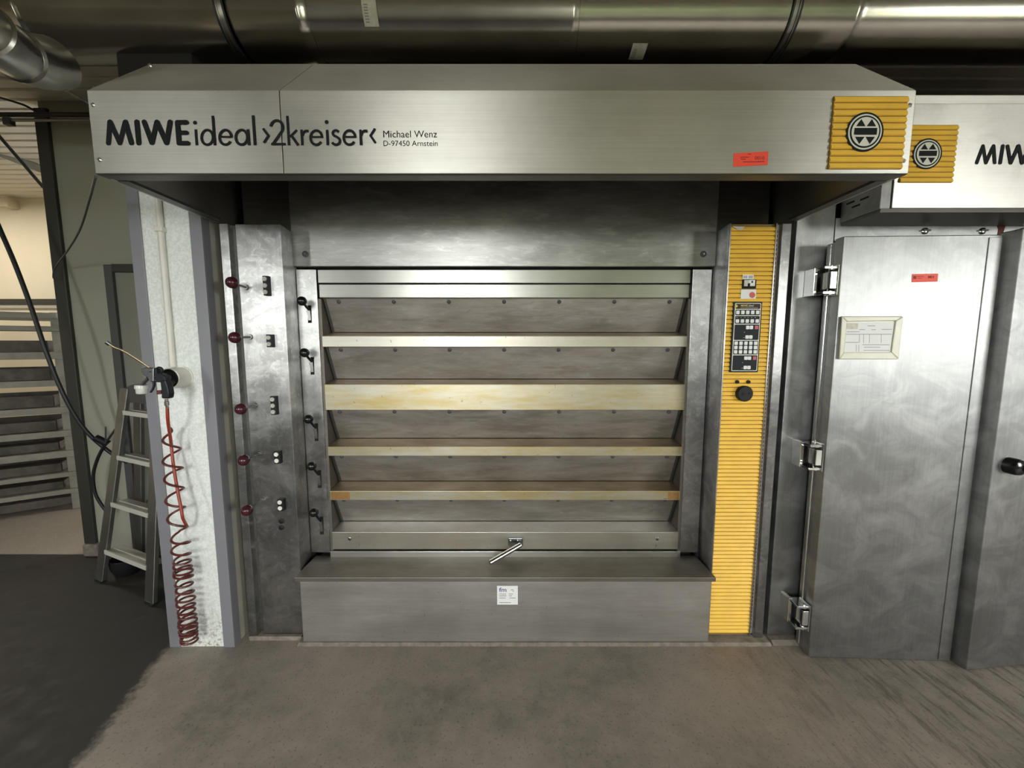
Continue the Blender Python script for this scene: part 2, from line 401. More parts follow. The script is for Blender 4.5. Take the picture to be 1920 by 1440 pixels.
def rrect(mb, x0, x1, z0, z1, y, r, n=4):
    pts = []
    for cx, cz, a in ((x1 - r, z1 - r, 0), (x0 + r, z1 - r, 90), (x0 + r, z0 + r, 180), (x1 - r, z0 + r, 270)):
        pts += [(cx + r * math.cos(math.radians(a + 90 * k / n)), y, cz + r * math.sin(math.radians(a + 90 * k / n))) for k in range(n + 1)]
    mb.poly(pts); return pts

# ================================================================ THE ROOM
ZC = 3.05
YPART, YFAR = 2.65, 4.32
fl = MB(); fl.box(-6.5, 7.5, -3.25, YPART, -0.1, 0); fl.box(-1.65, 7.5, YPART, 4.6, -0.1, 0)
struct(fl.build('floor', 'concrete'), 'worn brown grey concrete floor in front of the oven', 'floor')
struct(MB().box(-6.5, -1.65, YPART, 4.6, -0.1, 0.0).build('floor_annex', 'beige_floor'), 'pale beige floor under the rack beyond the doorway', 'floor')
ce = MB().box(-6.5, 7.5, -3.25, 4.6, ZC + 0.012, ZC + 0.1).build('ceiling', 'ceiling_paint'); struct(ce, 'beige ceiling of narrow painted boards', 'ceiling')
plank = None
k = 0; y = -2.95
while y < 4.55:
    wl = Vector((-3.55, y + 0.048, ZC + 0.004))
    if plank is None:
        plank = MB().prism([(-6.4, y, ZC + 0.014), (-6.4, y, ZC), (-6.4, y + 0.008, ZC - 0.008), (-6.4, y + 0.08, ZC - 0.008), (-6.4, y + 0.088, ZC), (-6.4, y + 0.088, ZC + 0.014)], (13.6, 0, 0)).build('ceiling_board', 'slat_paint', ce)
        w0 = WORLD[plank.name].copy(); y0_ = y
    else:
        copy(plank, w0 + Vector((0, y - y0_, 0)), ce)
    y += 0.1
# wall with windows behind the camera
wb = MB()
edges = [-6.5] + [e for a in WIN for e in a] + [7.5]
wb.box(-6.5, 7.5, YBO, YB, 0, WZ0); wb.box(-6.5, 7.5, YBO, YB, WZ1, ZC + 0.012)
for i in range(0, len(edges), 2): wb.box(edges[i], edges[i + 1], YBO, YB, WZ0, WZ1)
struct(wb.build('wall_rear', 'room_wall'), 'grey wall with windows behind the viewer', 'wall')
for i, (a, b) in enumerate(WIN):
    fr = MB(); t = 0.05
    for x0, x1, z0, z1 in ((a, a + t, WZ0, WZ1), (b - t, b, WZ0, WZ1), (a + t, b - t, WZ0, WZ0 + t), (a + t, b - t, WZ1 - t, WZ1), ):
        fr.box(x0, x1, YBO + 0.08, YBO + 0.14, z0, z1)
    struct(fr.build('window_%d' % (i + 1), 'pvc_white'), 'white framed window behind the viewer, %s from the left' % ('first', 'second', 'third', 'fourth', 'fifth', 'sixth')[i], 'window')
struct(MB().box(7.3, 7.5, YB, 4.6, 0, ZC + 0.012).build('wall_right', 'room_wall'), 'wall at the far right', 'wall')
struct(MB().box(-6.7, -6.5, YB, 4.6, 0, ZC + 0.012).build('wall_outer_left', 'cream_wall'), 'cream wall at the far left', 'wall')
struct(MB().box(-6.5, -1.72, YFAR, YFAR + 0.2, 0, ZC + 0.012).build('wall_far', 'cream_wall'), 'cream wall behind the tray rack', 'wall')
struct(MB().box(-1.72, 7.3, 3.9, 4.1, 0, ZC + 0.012).build('wall_behind_ovens', 'void_dark'), 'wall behind the ovens, coloured dark for the shade there', 'wall')  # shade above the ovens put into the near-black wall colour
# rails on the far wall
tr = MB().box(-6.4, -2.9, YFAR - 0.03, YFAR, PZ(571, YFAR), PZ(561, YFAR)).build('trim_1', 'dark_edge'); struct(tr, 'dark rail running along the cream wall', 'rail')
tr = MB().box(-6.4, -2.9, YFAR - 0.02, YFAR, PZ(578, YFAR), PZ(573, YFAR)).build('trim_2', 'beige_strip'); struct(tr, 'beige rail below the dark rail on the cream wall', 'rail')
# partition panel
XP0 = PF(166, 1041).x
part = MB().box(XP0, -1.71, YPART, YPART + 0.12, 0, ZC - 0.01).build('wall_partition', 'wall_greygreen'); struct(part, 'smooth grey green partition wall behind the step ladder', 'wall')
ed = MB().box(XP0 - 0.012, XP0 + 0.068, YPART - 0.02, YPART + 0.13, 0.09, PZ(205, YPART)).build('trim_3', 'dark_edge', bevel=0.004)
struct(ed, 'dark edge profile at the end of the grey green partition', 'trim')
struct(MB().box(XP0 - 0.015, XP0 + 0.09, YPART - 0.035, YPART + 0.13, 0.0, 0.09).build('trim_4', 'mortar', bevel=0.01), 'grey mortar block at the foot of the dark edge profile', 'trim')
# door in partition, mostly behind the ladder
yd = YPART - 0.012
dl, dm = PX(201, 520, yd), PX(216, 520, yd)
d1 = MB().box(dm, -1.72, yd, YPART, 0.0, PZ(500, yd)).build('door_1', 'door_grey'); struct(d1, 'grey door in the partition behind the ladder', 'door')
MB().box(dl, dm, yd - 0.02, YPART, 0.0, PZ(497, yd)).build('door_jamb', 'lead_grey', d1, bevel=0.003)
MB().box(dm, -1.72, yd - 0.02, YPART, PZ(511, yd), PZ(496, yd)).build('door_header', 'dark_edge', d1, bevel=0.003)
# wall end ("column") left of the oven: white panel between grey corner profiles
YC = 1.79
cx0, cw0, cw1, cx1 = -1.70, -1.648, -1.432, -1.378
col = MB().box(cx0 + 0.004, cx1 - 0.004, YC + 0.045, YPART + 0.05, 0.0, 2.56).build('wall_column', 'beige_strip'); struct(col, 'white faced wall end with grey corner profiles beside the oven', 'wall')
MB().box(cw0 - 0.02, cw1 + 0.02, YC + 0.006, YC + 0.046, 0.0, 2.56).build('white_panel', 'white_panel', col)
for a, b, s in ((cx0, cw0, 0), (cw1, cx1, 1)):
    m_ = MB(); m_.box(a, b, YC, YC + 0.006, 0, 2.56)
    if s: m_.box(b - 0.005, b, YC + 0.006, YC + 0.048, 0, 2.56)
    else: m_.box(a, a + 0.005, YC + 0.006, YC + 0.048, 0, 2.56)
    m_.build('corner_profile', 'grey_profile', col, bevel=0.0015)
struct(MB().box(cx0, cx1, YC + 0.02, YPART + 0.05, 2.56, ZC - 0.008).build('wall_end_top', 'void_dark'), 'black top section above the white wall end', 'wall')  # black box from the white panel up to the ceiling
# outside the windows
struct(MB().box(-30, 40, -60, YBO - 0.01, -0.4, -0.3).build('ground_outside', 'lawn'), 'lawn outside the windows', 'ground')
hb = bmesh.new(); bmesh.ops.create_icosphere(hb, subdivisions=4, radius=1.0)
for v in hb.verts:
    n_ = 1 + 0.12 * math.sin(v.co.x * 9 + v.co.y * 7) * math.sin(v.co.z * 8) + random.uniform(-0.05, 0.05)
    v.co = Vector((v.co.x * 2.3 * n_, v.co.y * 1.0 * n_, v.co.z * 2.6 * n_))
hm = bpy.data.meshes.new('hedge'); hb.to_mesh(hm); hb.free(); hm.materials.append(MAT['hedge_leaf'])
ho = bpy.data.objects.new('hedge', hm); C.objects.link(ho); ho.location = (2.3, -6.2, 1.6); tag(ho, 'green hedge outside the windows behind the viewer', 'hedge')
# unseen tube lamp added to light the annex, out of view to the left
lampr = thing('added_ceiling_lamp', 'added white tube lamp on the annex ceiling, out of view', 'lamp', (-5.3, 3.4, ZC - 0.006))
MB().box(-5.95, -4.65, 3.33, 3.47, ZC - 0.06, ZC - 0.006).build('added_lamp_housing', 'pvc_white', lampr, bevel=0.005)
ld = bpy.data.lights.new('added_lamp_tube', 'AREA'); ld.shape = 'RECTANGLE'; ld.size = 1.2; ld.size_y = 0.1; ld.energy = 26; ld.color = (1.0, 0.92, 0.79)
lo = bpy.data.objects.new('added_lamp_tube', ld); C.objects.link(lo); place(lo, (-5.3, 3.4, ZC - 0.065), lampr)

# ================================================================ THE DECK OVEN
YP, YF_, YK = 1.85, 1.99, 2.11         # pillar fronts, door frame front, back edge of the sills
ov = thing('deck_oven', 'stainless steel five deck bakery oven with yellow ribbed control strip', 'oven', (-0.03, 2.0, 0))
def ob(mb, name, mat, parent=ov, **k): return mb.build(name, mat, parent, **k)
XL0, XL1, XG1, XPR = -1.335, -1.296, -1.270, -1.0625    # left pillar: flange, groove, panel
ZPT = PZ(420, YP)
XJ0, XJ1, XJ2, XJ3 = PX(553, 505, YF_), PX(592, 505, YF_), PX(1299.5, 505, YF_), PX(1337, 505, YF_)
XR0, XR1, XR2, XR3 = 1.0, 1.206, 1.233, 1.275            # yellow strip, perforated strip, flange
ob(MB().box(XL0, XR3, YK + 0.06, 3.8, 0.0, 2.25), 'oven_body', 'steel_dark')
ob(MB().box(XL0, XL1, YP - 0.012, YF_, 0.012, ZPT), 'edge_flange', 'steel_pillar', bevel=0.003)
ob(MB().box(XL1, XG1, YP + 0.022, YF_, 0.012, ZPT), 'groove', 'steel_dark')
pil = ob(MB().prism([(XG1, YP, 0.02), (XPR, YP, 0.02), (XPR - 0.027, YF_ + 0.05, 0.02), (XG1, YF_ + 0.05, 0.02)], (0, 0, ZPT - 0.02)), 'lever_panel', 'steel_pillar', bevel=0.003)
# right pillar
ob(MB().prism([(XR0 - 0.005, YP + 0.004, 0.02), (XR0 + 0.004, YP + 0.005, 0.02), (XR0 + 0.03, YF_ + 0.05, 0.02), (XR0 + 0.0165, YF_ + 0.05, 0.02)], (0, 0, ZPT - 0.02)), 'pillar_return', 'steel_pillar')
ob(MB().prism([(XR0 + 0.001, YP + 0.004, 0.018), (XR1 + 0.005, YP + 0.004, 0.018), (XR1 + 0.005, YF_ + 0.05, 0.018), (XR0 + 0.031, YF_ + 0.05, 0.018)], (0, 0, ZPT - 0.018)), 'panel_backing', 'yellow_back')
for x in (XR0 - 0.004, XR1):
    ob(MB().box(x, x + 0.005, YP - 0.010, YP + 0.02, 0.018, ZPT), 'panel_edge_strip', 'steel_frame')
ob(MB().box(XR1 + 0.005, XR2, YP + 0.012, YF_ + 0.05, 0.018, ZPT), 'perforated_strip', 'beige_strip')
pm = MB(); z = 0.05
while z < ZPT - 0.02:
    pm.box(XR1 + 0.009, XR2 - 0.006, YP + 0.0085, YP + 0.012, z, z + 0.012); z += 0.0202
o = ob(pm, 'perforation_row', 'rust'); o['kind'] = 'stuff'
ob(MB().box(XR2, XR3, YP - 0.012, YF_ + 0.05, 0.012, ZPT), 'edge_flange', 'steel_pillar', bevel=0.003)
# yellow ribs, one mesh shared
def rib_profile(z, p, y):
    return [(y + 0.004, z), (y - 0.0035, z + 0.0012), (y - 0.0068, z + 0.0042), (y - 0.0066, z + p * 0.34), (y - 0.0022, z + p * 0.88), (y + 0.004, z + p * 0.90)]
def ribs(x0, x1, z0, z1, n, y, parent, x0f=None):
    p = (z1 - z0) / n
    r0 = MB().profx(rib_profile(z0, p, y), x0, x1).build('rib', 'yellow_rib', parent); base = WORLD[r0.name].copy()
    for i in range(1, n): copy(r0, base + Vector((0, 0, p * i)), parent)
zr0, zr1 = PZ(1186, YP), PZ(425, YP)
ribs(XR0 + 0.001, XR1, zr0, zr1, 100, YP, ov)
# maroon levers
for kx, ky, bx_, by_ in ((435, 530, 462, 539), (440.5, 633, 470, 632), (451.5, 767, 479, 760), (457, 863, 487, 850), (463, 957, 493, 937)):
    kc = P(kx, ky, YP - 0.095); bc = P(bx_, by_, YP)
    lv = ob(MB().cyl(bc, kc, 0.0045, 10), 'damper_lever', 'gun_metal', smooth=True)
    MB().lathe(bc + Vector((0, -0.006, 0)), (0, 1, 0), [(0, 0.010), (0.003, 0.012), (0.006, 0.012)], 16).build('rosette', 'steel_pillar', lv, smooth=True)
    MB().sphere(kc, 0.0255, 20, (1, 1.05, 1)).build('knob', 'maroon_knob', lv, smooth=True, label='dark red ball knob')
# indicator lamp blocks
for cx_, y0, y1, n in ((498, 517, 554, 3), (505, 627, 651, 2), (512.5, 743, 778, 3), (519.5, 846, 869.5, 2), (526, 936, 958, 2)):
    a = P(cx_ - 6, y0, YP - 0.02); b = P(cx_ + 6.5, y1, YP - 0.02)
    blk = ob(MB().box(a.x, b.x, YP - 0.022, YP + 0.002, b.z, a.z), 'lamp_block', 'black_plastic', bevel=0.002)
    h = (a.z - b.z) / n
    for i in range(n):
        c = Vector(((a.x + b.x) / 2 - 0.002, YP - 0.022, b.z + h * (i + 0.5)))
        MB().lathe(c, (0, -1, 0), [(0, 0.0105), (0.003, 0.0105), (0.004, 0.0095), (0.0032, 0.006), (0.0032, 0.001)], 18).build('lamp_lens', 'lamp_pale' if cx_ > 515 else 'lamp_grey', blk, smooth=True)
for y_ in (977, 989):
    c = P(528, y_, YP); ob(MB().lathe(c, (0, -1, 0), [(-0.002, 0.0125), (0.004, 0.0125), (0.006, 0.009)], 20), 'hole_plug', 'black_plastic', smooth=True)
# panel above the door, running up into the hood
ob(MB().box(XJ0 + 0.001, XJ3 - 0.001, YF_ - 0.022, YK + 0.06, PZ(499.5, YF_ - 0.022), 2.52), 'upper_panel', 'steel_upper', bevel=0.003)
for px in (573, 1318.5):
    c = P(px, 476.5, YF_ - 0.022)
    bo = ob(MB().lathe(c, (0, -1, 0), [(0, 0.0155), (0.004, 0.0155), (0.005, 0.011), (0.003, 0.009), (0.003, 0.0005)], 20), 'recessed_bolt', 'lead_grey', smooth=True)
    MB().lathe(c + Vector((0, -0.003, 0)), (0, -1, 0), [(0, 0.0065), (0.005, 0.0055)], 6).build('bolt_head', 'chrome', bo)
ob(MB().box(XL0, XJ0, YF_ + 0.02, YK + 0.06, ZPT - 0.05, 2.52), 'upper_side_panel', 'steel_dark')
ob(MB().box(XJ3, XR3, YF_ + 0.02, YK + 0.06, ZPT - 0.05, 2.52), 'upper_side_panel', 'steel_dark')
# door jambs
ZJT, ZJB = PZ(505, YF_), PZ(1036, YF_)
jl = ob(MB().box(XJ0 + 0.004, XJ1, YF_, YK + 0.05, ZJB, ZJT), 'door_jamb', 'steel_frame', bevel=0.002)
jr = ob(MB().box(XJ2, XJ3 - 0.004, YF_, YK + 0.05, ZJB, ZJT), 'door_jamb', 'steel_frame', bevel=0.002)
ob(MB().box(XPR - 0.04, XJ0 + 0.004, YF_ + 0.02, YF_ + 0.045, 0.3, ZPT), 'corner_gap', 'void_dark')
ob(MB().box(XJ3 - 0.004, XR0 + 0.03, YF_ + 0.02, YF_ + 0.045, 0.3, ZPT), 'corner_gap', 'void_dark')
# black deck levers in curved slots on the left jamb
for kx, ky in ((566, 564.5), (571, 661.5), (578.5, 786), (584.5, 874), (588.5, 961)):
    slot_c = P(kx + 13.5, ky + 28, YF_)
    sm_ = MB(); pts = [P(kx + dx, ky + dy, YF_ - 0.0015) for dx, dy in ((11, 8), (17.5, 8), (18.5, 41), (11.5, 41))]
    sm_.prism(pts, (0, 0.003, 0)); so = ob(sm_, 'lever_slot', 'void_dark')
    # silver tongue seen in the slot
    tq = [P(kx + dx, ky + dy, YF_ - 0.003) for dx, dy in ((8, 18), (15, 17), (16.5, 27), (17, 36), (12, 36), (11, 28))]
    MB().prism(tq, (0, 0.002, 0)).build('tongue', 'chrome', so)
    kc = P(kx, ky, YF_ - 0.085); ar = P(kx + 13, ky + 16, YF_ - 0.002)
    am = ob(MB().tube([ar, (ar + kc) / 2 + Vector((0.002, 0, -0.004)), kc], 0.006, 10), 'deck_lever', 'gun_black', smooth=True)
    MB().sphere(kc, 0.0225, 20).build('knob', 'black_knob', am, smooth=True, label='black ball knob')
# top bars of the door
XS0, XS1 = PX(596, 520, YF_), PX(1294.5, 520, YF_)
ob(MB().box(XS0, XS1, YF_ - 0.002, YK + 0.04, PZ(531, YF_), PZ(505.5, YF_)), 'door_bar', 'steel_bar', bevel=0.003)
ob(MB().box(XS0 + 0.004, XS1 - 0.004, YF_ - 0.004, YF_ + 0.045, PZ(558.5, YF_), PZ(533, YF_)), 'door_bar', 'steel_bar', bevel=0.003)
ob(MB().box(XJ1 - 0.01, XJ2 + 0.01, YK + 0.05, YK + 0.065, ZJB, ZJT + 0.02), 'door_back', 'void_dark')
# sills and flaps
XA0, XA1 = PX(607, 700, YF_), PX(1286, 700, YF_)
SILL = [(630, 650.5, 624, 'steel_sill_clean', 'beige'), (721, 769, 711, 'steel_sill', 0), (838, 855, 822, 'steel_sill', 0), (921, 938, 902, 'steel_sill', 0), (998, 1030, 977, 'steel_sill_clean', 0)]
upper = 558.5
for i, (yt, yb_, yk, mt, _) in enumerate(SILL):
    zt, zb, zk = PZ(yt, YF_), PZ(yb_, YF_), PZ(yk, YK)
    s = ob(MB().profx([(YF_, zb), (YF_, zt), (YK, zk), (YK + 0.03, zk), (YK + 0.03, zk - 0.03), (YF_ + 0.03, zb)], XA0, XA1), 'deck_sill', mt, bevel=0.0018)
    tpl = [(YF_ + 0.003, zt + 0.0004), (YK, zk + 0.0004), (YK, zk + 0.0012), (YF_ + 0.003, zt + 0.0012)]
    MB().profx(tpl, XA0 + 0.001, XA1 - 0.001).build('sill_top', 'steel_sill_top' if i < 4 else 'steel_bench', s)
    # hinged flap leaning back from under the bar above to the back of this sill
    zu = PZ(upper, YF_) + 0.012
    Xf0, Xf1 = XA0 + 0.012, XA1 - 0.012
    fp = ob(MB().profx([(YF_ + 0.028, zu), (YK - 0.004, zk + 0.004), (YK + 0.004, zk + 0.004), (YF_ + 0.036, zu)], Xf0, Xf1), 'deck_flap', 'steel_flap')
    dn = Vector((0, YK - YF_ - 0.032, zk + 0.004 - zu)).normalized()
    nrm = Vector((0, dn.z, -dn.y)); nrm = nrm if nrm.y < 0 else -nrm
    b0 = None
    for j in range(7):
        xb = PX(634 + j * 103.7, 580, YF_ + 0.03) if i < 2 else PX(636.5 + j * 103.0, 800, YF_ + 0.03)
        c = Vector((xb, YF_ + 0.028, zu)) + dn * 0.030
        if b0 is None:
            b0 = MB().lathe(c, nrm, [(0, 0.0105), (0.003, 0.0105), (0.006, 0.007), (0.0065, 0.001)], 12).build('flap_bolt', 'lead_grey', fp, smooth=True); w0 = WORLD[b0.name].copy(); x0_ = xb
        else: copy(b0, w0 + Vector((xb - x0_, 0, 0)), fp)
    # side cheeks: strip beside the flap edge and the triangular cheek
    for xa, sgn in ((Xf0, -1), (Xf1, 1)):
        cs = MB().profx([(YF_ + 0.020, zu), (YK - 0.012, zk), (YK + 0.004, zk), (YF_ + 0.036, zu)], xa - 0.002 * sgn, xa + 0.008 * sgn)
        cs.build('flap_edge', 'steel_dark', fp)
    upper = yb_
for xa, xb in ((XJ1, XA0 - 0.0005), (XA1 + 0.0005, XJ2)):
    ob(MB().box(xa, xb, YF_ + 0.012, YK + 0.03, ZJB, PZ(560, YF_)), 'door_cheek', 'steel_cheek')
for x0_, x1_ in ((621, 656), (1252, 1273)):      # scorched ends of the fourth sill
    ob(MB().box(PX(x0_, 930, YF_), PX(x1_, 930, YF_), YF_ - 0.0006, YF_ + 0.0002, PZ(936.5, YF_), PZ(922.5, YF_)), 'scorch_mark', 'scorch')
for px in (656, 1232):
    c = P(px, 1010, YF_); ob(MB().lathe(c, (0, -1, 0), [(0, 0.009), (0.003, 0.009), (0.005, 0.004)], 14), 'sill_rivet', 'gun_metal', smooth=True)
ob(MB().box(XA0 - 0.01, XJ2, YF_ - 0.008, YK + 0.03, PZ(1044, YF_), PZ(1032.5, YF_)), 'bottom_rail', 'steel_bar', bevel=0.002)
# opening handle
br = ob(MB().box(PX(953, 1015, YF_), PX(980, 1015, YF_), YF_ - 0.012, YF_, PZ(1022, YF_), PZ(1007, YF_)), 'handle_bracket', 'gun_metal', bevel=0.003)
for px in (957.5, 971):
    MB().lathe(P(px, 1014, YF_ - 0.012), (0, -1, 0), [(0, 0.006), (0.003, 0.0055), (0.004, 0.003)], 10).build('screw', 'chrome', br, smooth=True)
ha, hb_ = P(975.5, 1022, YF_ - 0.035), P(919, 1054.5, YF_ - 0.13)
hl = ob(MB().tube([P(972, 1014, YF_ - 0.005), P(976, 1019, YF_ - 0.03)], 0.007, 10), 'handle_stub', 'gun_metal', smooth=True)
ob(MB().lathe(ha, hb_ - ha, [(-0.004, 0.009), (0, 0.0125), ((hb_ - ha).length, 0.0125), ((hb_ - ha).length + 0.004, 0.009)], 18), 'handle_rod', 'chrome', smooth=True)
# bench (step) in front
YBN = 1.812; zb1 = PZ(1083, 1.785)
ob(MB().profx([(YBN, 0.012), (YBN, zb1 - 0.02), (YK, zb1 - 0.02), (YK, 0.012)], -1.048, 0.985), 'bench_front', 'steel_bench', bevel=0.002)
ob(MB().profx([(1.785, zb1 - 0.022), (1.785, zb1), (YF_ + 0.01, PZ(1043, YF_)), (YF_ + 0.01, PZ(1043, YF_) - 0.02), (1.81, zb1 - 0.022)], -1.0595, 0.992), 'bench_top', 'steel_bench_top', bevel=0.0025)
ob(MB().box(XL0, XG1 + 0.2, 1.835, 2.2, 0.0, 0.022), 'plinth', 'mortar')
ob(MB().profx([(1.795, 0.0), (1.808, 0.011), (1.86, 0.014), (1.86, 0.0)], -1.07, XR3 + 0.02), 'mortar_joint', 'mortar')
# service label on the bench front
ya = YBN - 0.001
lb = ob(MB().box(PX(932, 1115, ya), PX(971, 1115, ya), ya - 0.0005, YBN, PZ(1133.5, ya), PZ(1098.5, ya)), 'service_label', 'paper', label='white service label')
text_mesh('fm', 'label_print', 'ink_navy', lb, PX(936, 1105, ya), PX(949.5, 1105, ya), PZ(1109.5, ya), PZ(1101.5, ya), ya - 0.0012, 0.01)
lm = MB()
for px0, px1, py in ((936, 949, 1113.5), (936, 949.5, 1117), (936, 948, 1121), (954, 962, 1113.5), (954, 960, 1117), (955, 967, 1121), (936, 958, 1129.5), (958, 963, 1106), (961, 963.5, 1108.5)):
    lm.box(PX(px0, py, ya), PX(px1, py, ya), ya - 0.0012, ya - 0.0008, PZ(py + 0.6, ya), PZ(py - 0.5, ya))
lm.build('label_lines', 'ink_grey', lb)
# --- keypad on the yellow strip
YKP = YP - 0.012
def kx(px, py): return PX(px, py, YKP)
def kz(py): return PZ(py, YKP)
def tilt(px, py): return px          # pixel coordinates already follow the strip
def krect(mb, x0, x1, y0, y1, y, r):
    a = kx((x0 + x1) / 2 - (x1 - x0) / 2, (y0 + y1) / 2); b = kx((x0 + x1) / 2 + (x1 - x0) / 2, (y0 + y1) / 2)
    rrect(mb, a, b, kz(y1), kz(y0), y, r)
kpm = MB(); pts = rrect(MB(), kx(1372.2, 632), kx(1425.2, 632), kz(698), kz(566), YKP, 0.004)
kpm.prism(pts, (0, 0.016, 0)); kp = ob(kpm, 'keypad', 'keypad_black', label='black control keypad with white keys')
m_ = MB(); krect(m_, 1374.6, 1423.2, 568.2, 695.6, YKP - 0.0006, 0.005); m_.build('keypad_frame', 'badge_white', kp)
kcx = lambda py: (1400.6 + (1397.6 - 1400.6) * 0)    # centre line is vertical in the place
secs = [(569.4, 579.2, 'keypad_brown'), (580.8, 591, 'keypad_black'), (592.6, 607, 'keypad_black'), (608.6, 637.4, 'keypad_black'), (639, 664.6, 'keypad_black'), (666.2, 694.4, 'keypad_black')]
for y0, y1, mt in secs:
    m_ = MB(); rrect(m_, kx(1376.0, 632), kx(1421.8, 632), kz(y1), kz(y0), YKP - 0.0012, 0.004); m_.build('keypad_field', mt, kp)
xc = [kx(v, 632) for v in (1380.2, 1389.4, 1398.6, 1407.8, 1417.0)]
rows = [(585.8, xc, 0), (602, xc, 0), (614, [xc[2] + 0.004, xc[3] - 0.002], 0), (614, [xc[4] - 0.001], 1), (632, [xc[2] + 0.004, xc[3] - 0.002], 0), (643.6, xc, 0), (651.6, xc, 0), (659.7, xc, 0), (671.5, [xc[2] + 0.004, xc[3] - 0.002], 0), (671.5, [xc[4] - 0.001], 1), (689, [xc[2] + 0.004, xc[3] - 0.002], 0)]
proto = {}
for py, xs, red in rows:
    for xk in xs:
        z = kz(py)
        if red not in proto:
            hw, hh = (0.0078, 0.0082)
            q = rrect(MB(), xk - hw, xk + hw, z - hh, z + hh, YKP - 0.0036, 0.003, 3)
            mk = MB(); mk.prism(q, (0, 0.003, 0)); o = mk.build('key', 'key_red' if red else 'key_white', kp); proto[red] = (o, WORLD[o.name].copy(), xk, z)
        else:
            o, w0, x0_, z0_ = proto[red]; copy(o, w0 + Vector((xk - x0_, 0, z - z0_)), kp)
text_mesh('MIWE', 'keypad_print', 'ink_yellow', kp, kx(1385.5, 632), kx(1398, 632), kz(575), kz(571.2), YKP - 0.0016, 0.012)
text_mesh('ideal', 'keypad_print', 'paper_worn', kp, kx(1399.5, 632), kx(1409, 632), kz(575), kz(570.9), YKP - 0.0016)
m_ = MB(); disc(m_, 1380.6, 573.8, 2.6, lambda a, b: P(a, b, YKP - 0.0016)); m_.build('keypad_emblem', 'ink_yellow', kp)
m_ = MB()
for px0, px1, py in ((1385, 1417, 577.4), (1377.5, 1381, 595.4), (1386, 1388, 595.4), (1392.5, 1395.5, 595.4), (1398.5, 1401.5, 595.4), (1405.5, 1408, 595.4), (1412, 1415, 595.4), (1393.5, 1396.5, 633), (1394, 1396, 623), (1393.5, 1396.5, 690), (1394, 1396, 680)):
    m_.box(kx(px0, 632), kx(px1, 632), YKP - 0.0016, YKP - 0.0012, kz(py + 0.55), kz(py - 0.55))
m_.build('keypad_marks', 'ink_grey', kp)
# stickers above the keypad
YS = YP - 0.008
def flat(mb_name, mat, x0, x1, y0, y1, y, parent, r=0.0):
    m_ = MB(); a, b = PX(x0, (y0 + y1) / 2, y), PX(x1, (y0 + y1) / 2, y); z0, z1 = PZ(y1, y), PZ(y0, y)
    if r: q = rrect(MB(), a, b, z0, z1, y, r); m_.prism(q, (0, 0.0016, 0))
    else: m_.box(a, b, y, y + 0.0016, z0, z1)
    return m_.build(mb_name, mat, parent)
s1 = flat('barcode_sticker', 'paper', 1392.5, 1413, 515, 523.5, YS, ov)
m_ = MB()
for i in range(15):
    if i in (6, 7): continue
    m_.box(PX(1394.2 + i * 1.2, 519, YS), PX(1394.2 + i * 1.2 + (0.5 + 0.3 * (i % 3 == 0)), 519, YS), YS - 0.0006, YS, PZ(521.8, YS), PZ(517, YS))
m_.build('barcode', 'ink_grey', s1)
s2 = flat('rating_plate', 'ink_black', 1391.5, 1418, 523.8, 541, YS, ov, 0.004)
flat('plate_field', 'paper_worn', 1395.5, 1415.8, 524.8, 536.5, YS - 0.0007, s2)
flat('plate_field', 'paper', 1404.5, 1415.8, 524.8, 535, YS - 0.0012, s2)
flat('plate_print', 'ink_black', 1402.2, 1406.5, 531, 541, YS - 0.0018, s2)
flat('plate_print', 'ink_black', 1409.3, 1411.8, 526.5, 530.5, YS - 0.0018, s2)
s3 = flat('approval_sticker', 'paper', 1389, 1417.5, 542.8, 560.2, YS, ov)
m_ = MB(); disc(m_, 1410.5, 553, 5.6, lambda a, b: P(a, b, YS - 0.0008)); m_.build('red_seal', 'red_seal', s3)
s4 = ob(MB().prism([P(1374, 424.5, YS - 0.001), P(1397, 425, YS - 0.001), P(1390, 432, YS - 0.001), P(1382, 430, YS - 0.001)], (0, 0.002, 0)), 'torn_label', 'paper_worn')
# pilot lights and socket
for px in (1381.5, 1402.5):
    ob(MB().lathe(P(px, 716, YP - 0.006), (0, -1, 0), [(0, 0.009), (0.008, 0.008), (0.011, 0.004)], 14), 'pilot_light', 'black_plastic', smooth=True)
sk_c = P(1393, 737.5, YP - 0.006)
sk = ob(MB().lathe(sk_c, (0, -1, 0), [(0, 0.0375), (0.018, 0.0375), (0.022, 0.034), (0.022, 0.001)], 28), 'power_socket', 'black_plastic', smooth=True, label='round black socket')
for dx in (-0.014, 0.018):
    MB().lathe(sk_c + Vector((dx, -0.0221, 0.001)), (0, -1, 0), [(0, 0.0065), (0.0006, 0.0065)], 12).build('socket_hole', 'void_dark', sk)

# ================================================================ THE EXTRACTOR HOOD
YH = 1.343; HX0, HX1 = PX(178.5, 324, YH), PX(1703, 326, YH)
ZH0, ZH1 = PZ(325, YH), PZ(170, YH)
YH2 = 1.59; ZH2 = PZ(120, YH2)
XSEAM = PX(527.5, 250, YH)
hood = thing('extractor_hood', 'brushed steel extractor hood with black maker lettering above the oven', 'extractor hood', (-0.03, 1.6, ZH0))
def hd(mb, name, mat, parent=hood, **k): return mb.build(name, mat, parent, **k)
for xa, xb in ((HX0, XSEAM - 0.0009), (XSEAM + 0.0009, HX1)):
    hd(MB().box(xa, xb, YH, YH + 0.012, ZH0, ZH1), 'front_panel', 'steel_hood', bevel=0.002)
    hd(MB().profx([(YH, ZH1 + 0.0005), (YH2, ZH2), (YH2 + 0.012, ZH2 - 0.012), (YH + 0.012, ZH1 - 0.011)], xa, xb), 'sloped_panel', 'steel_hood', bevel=0.001)
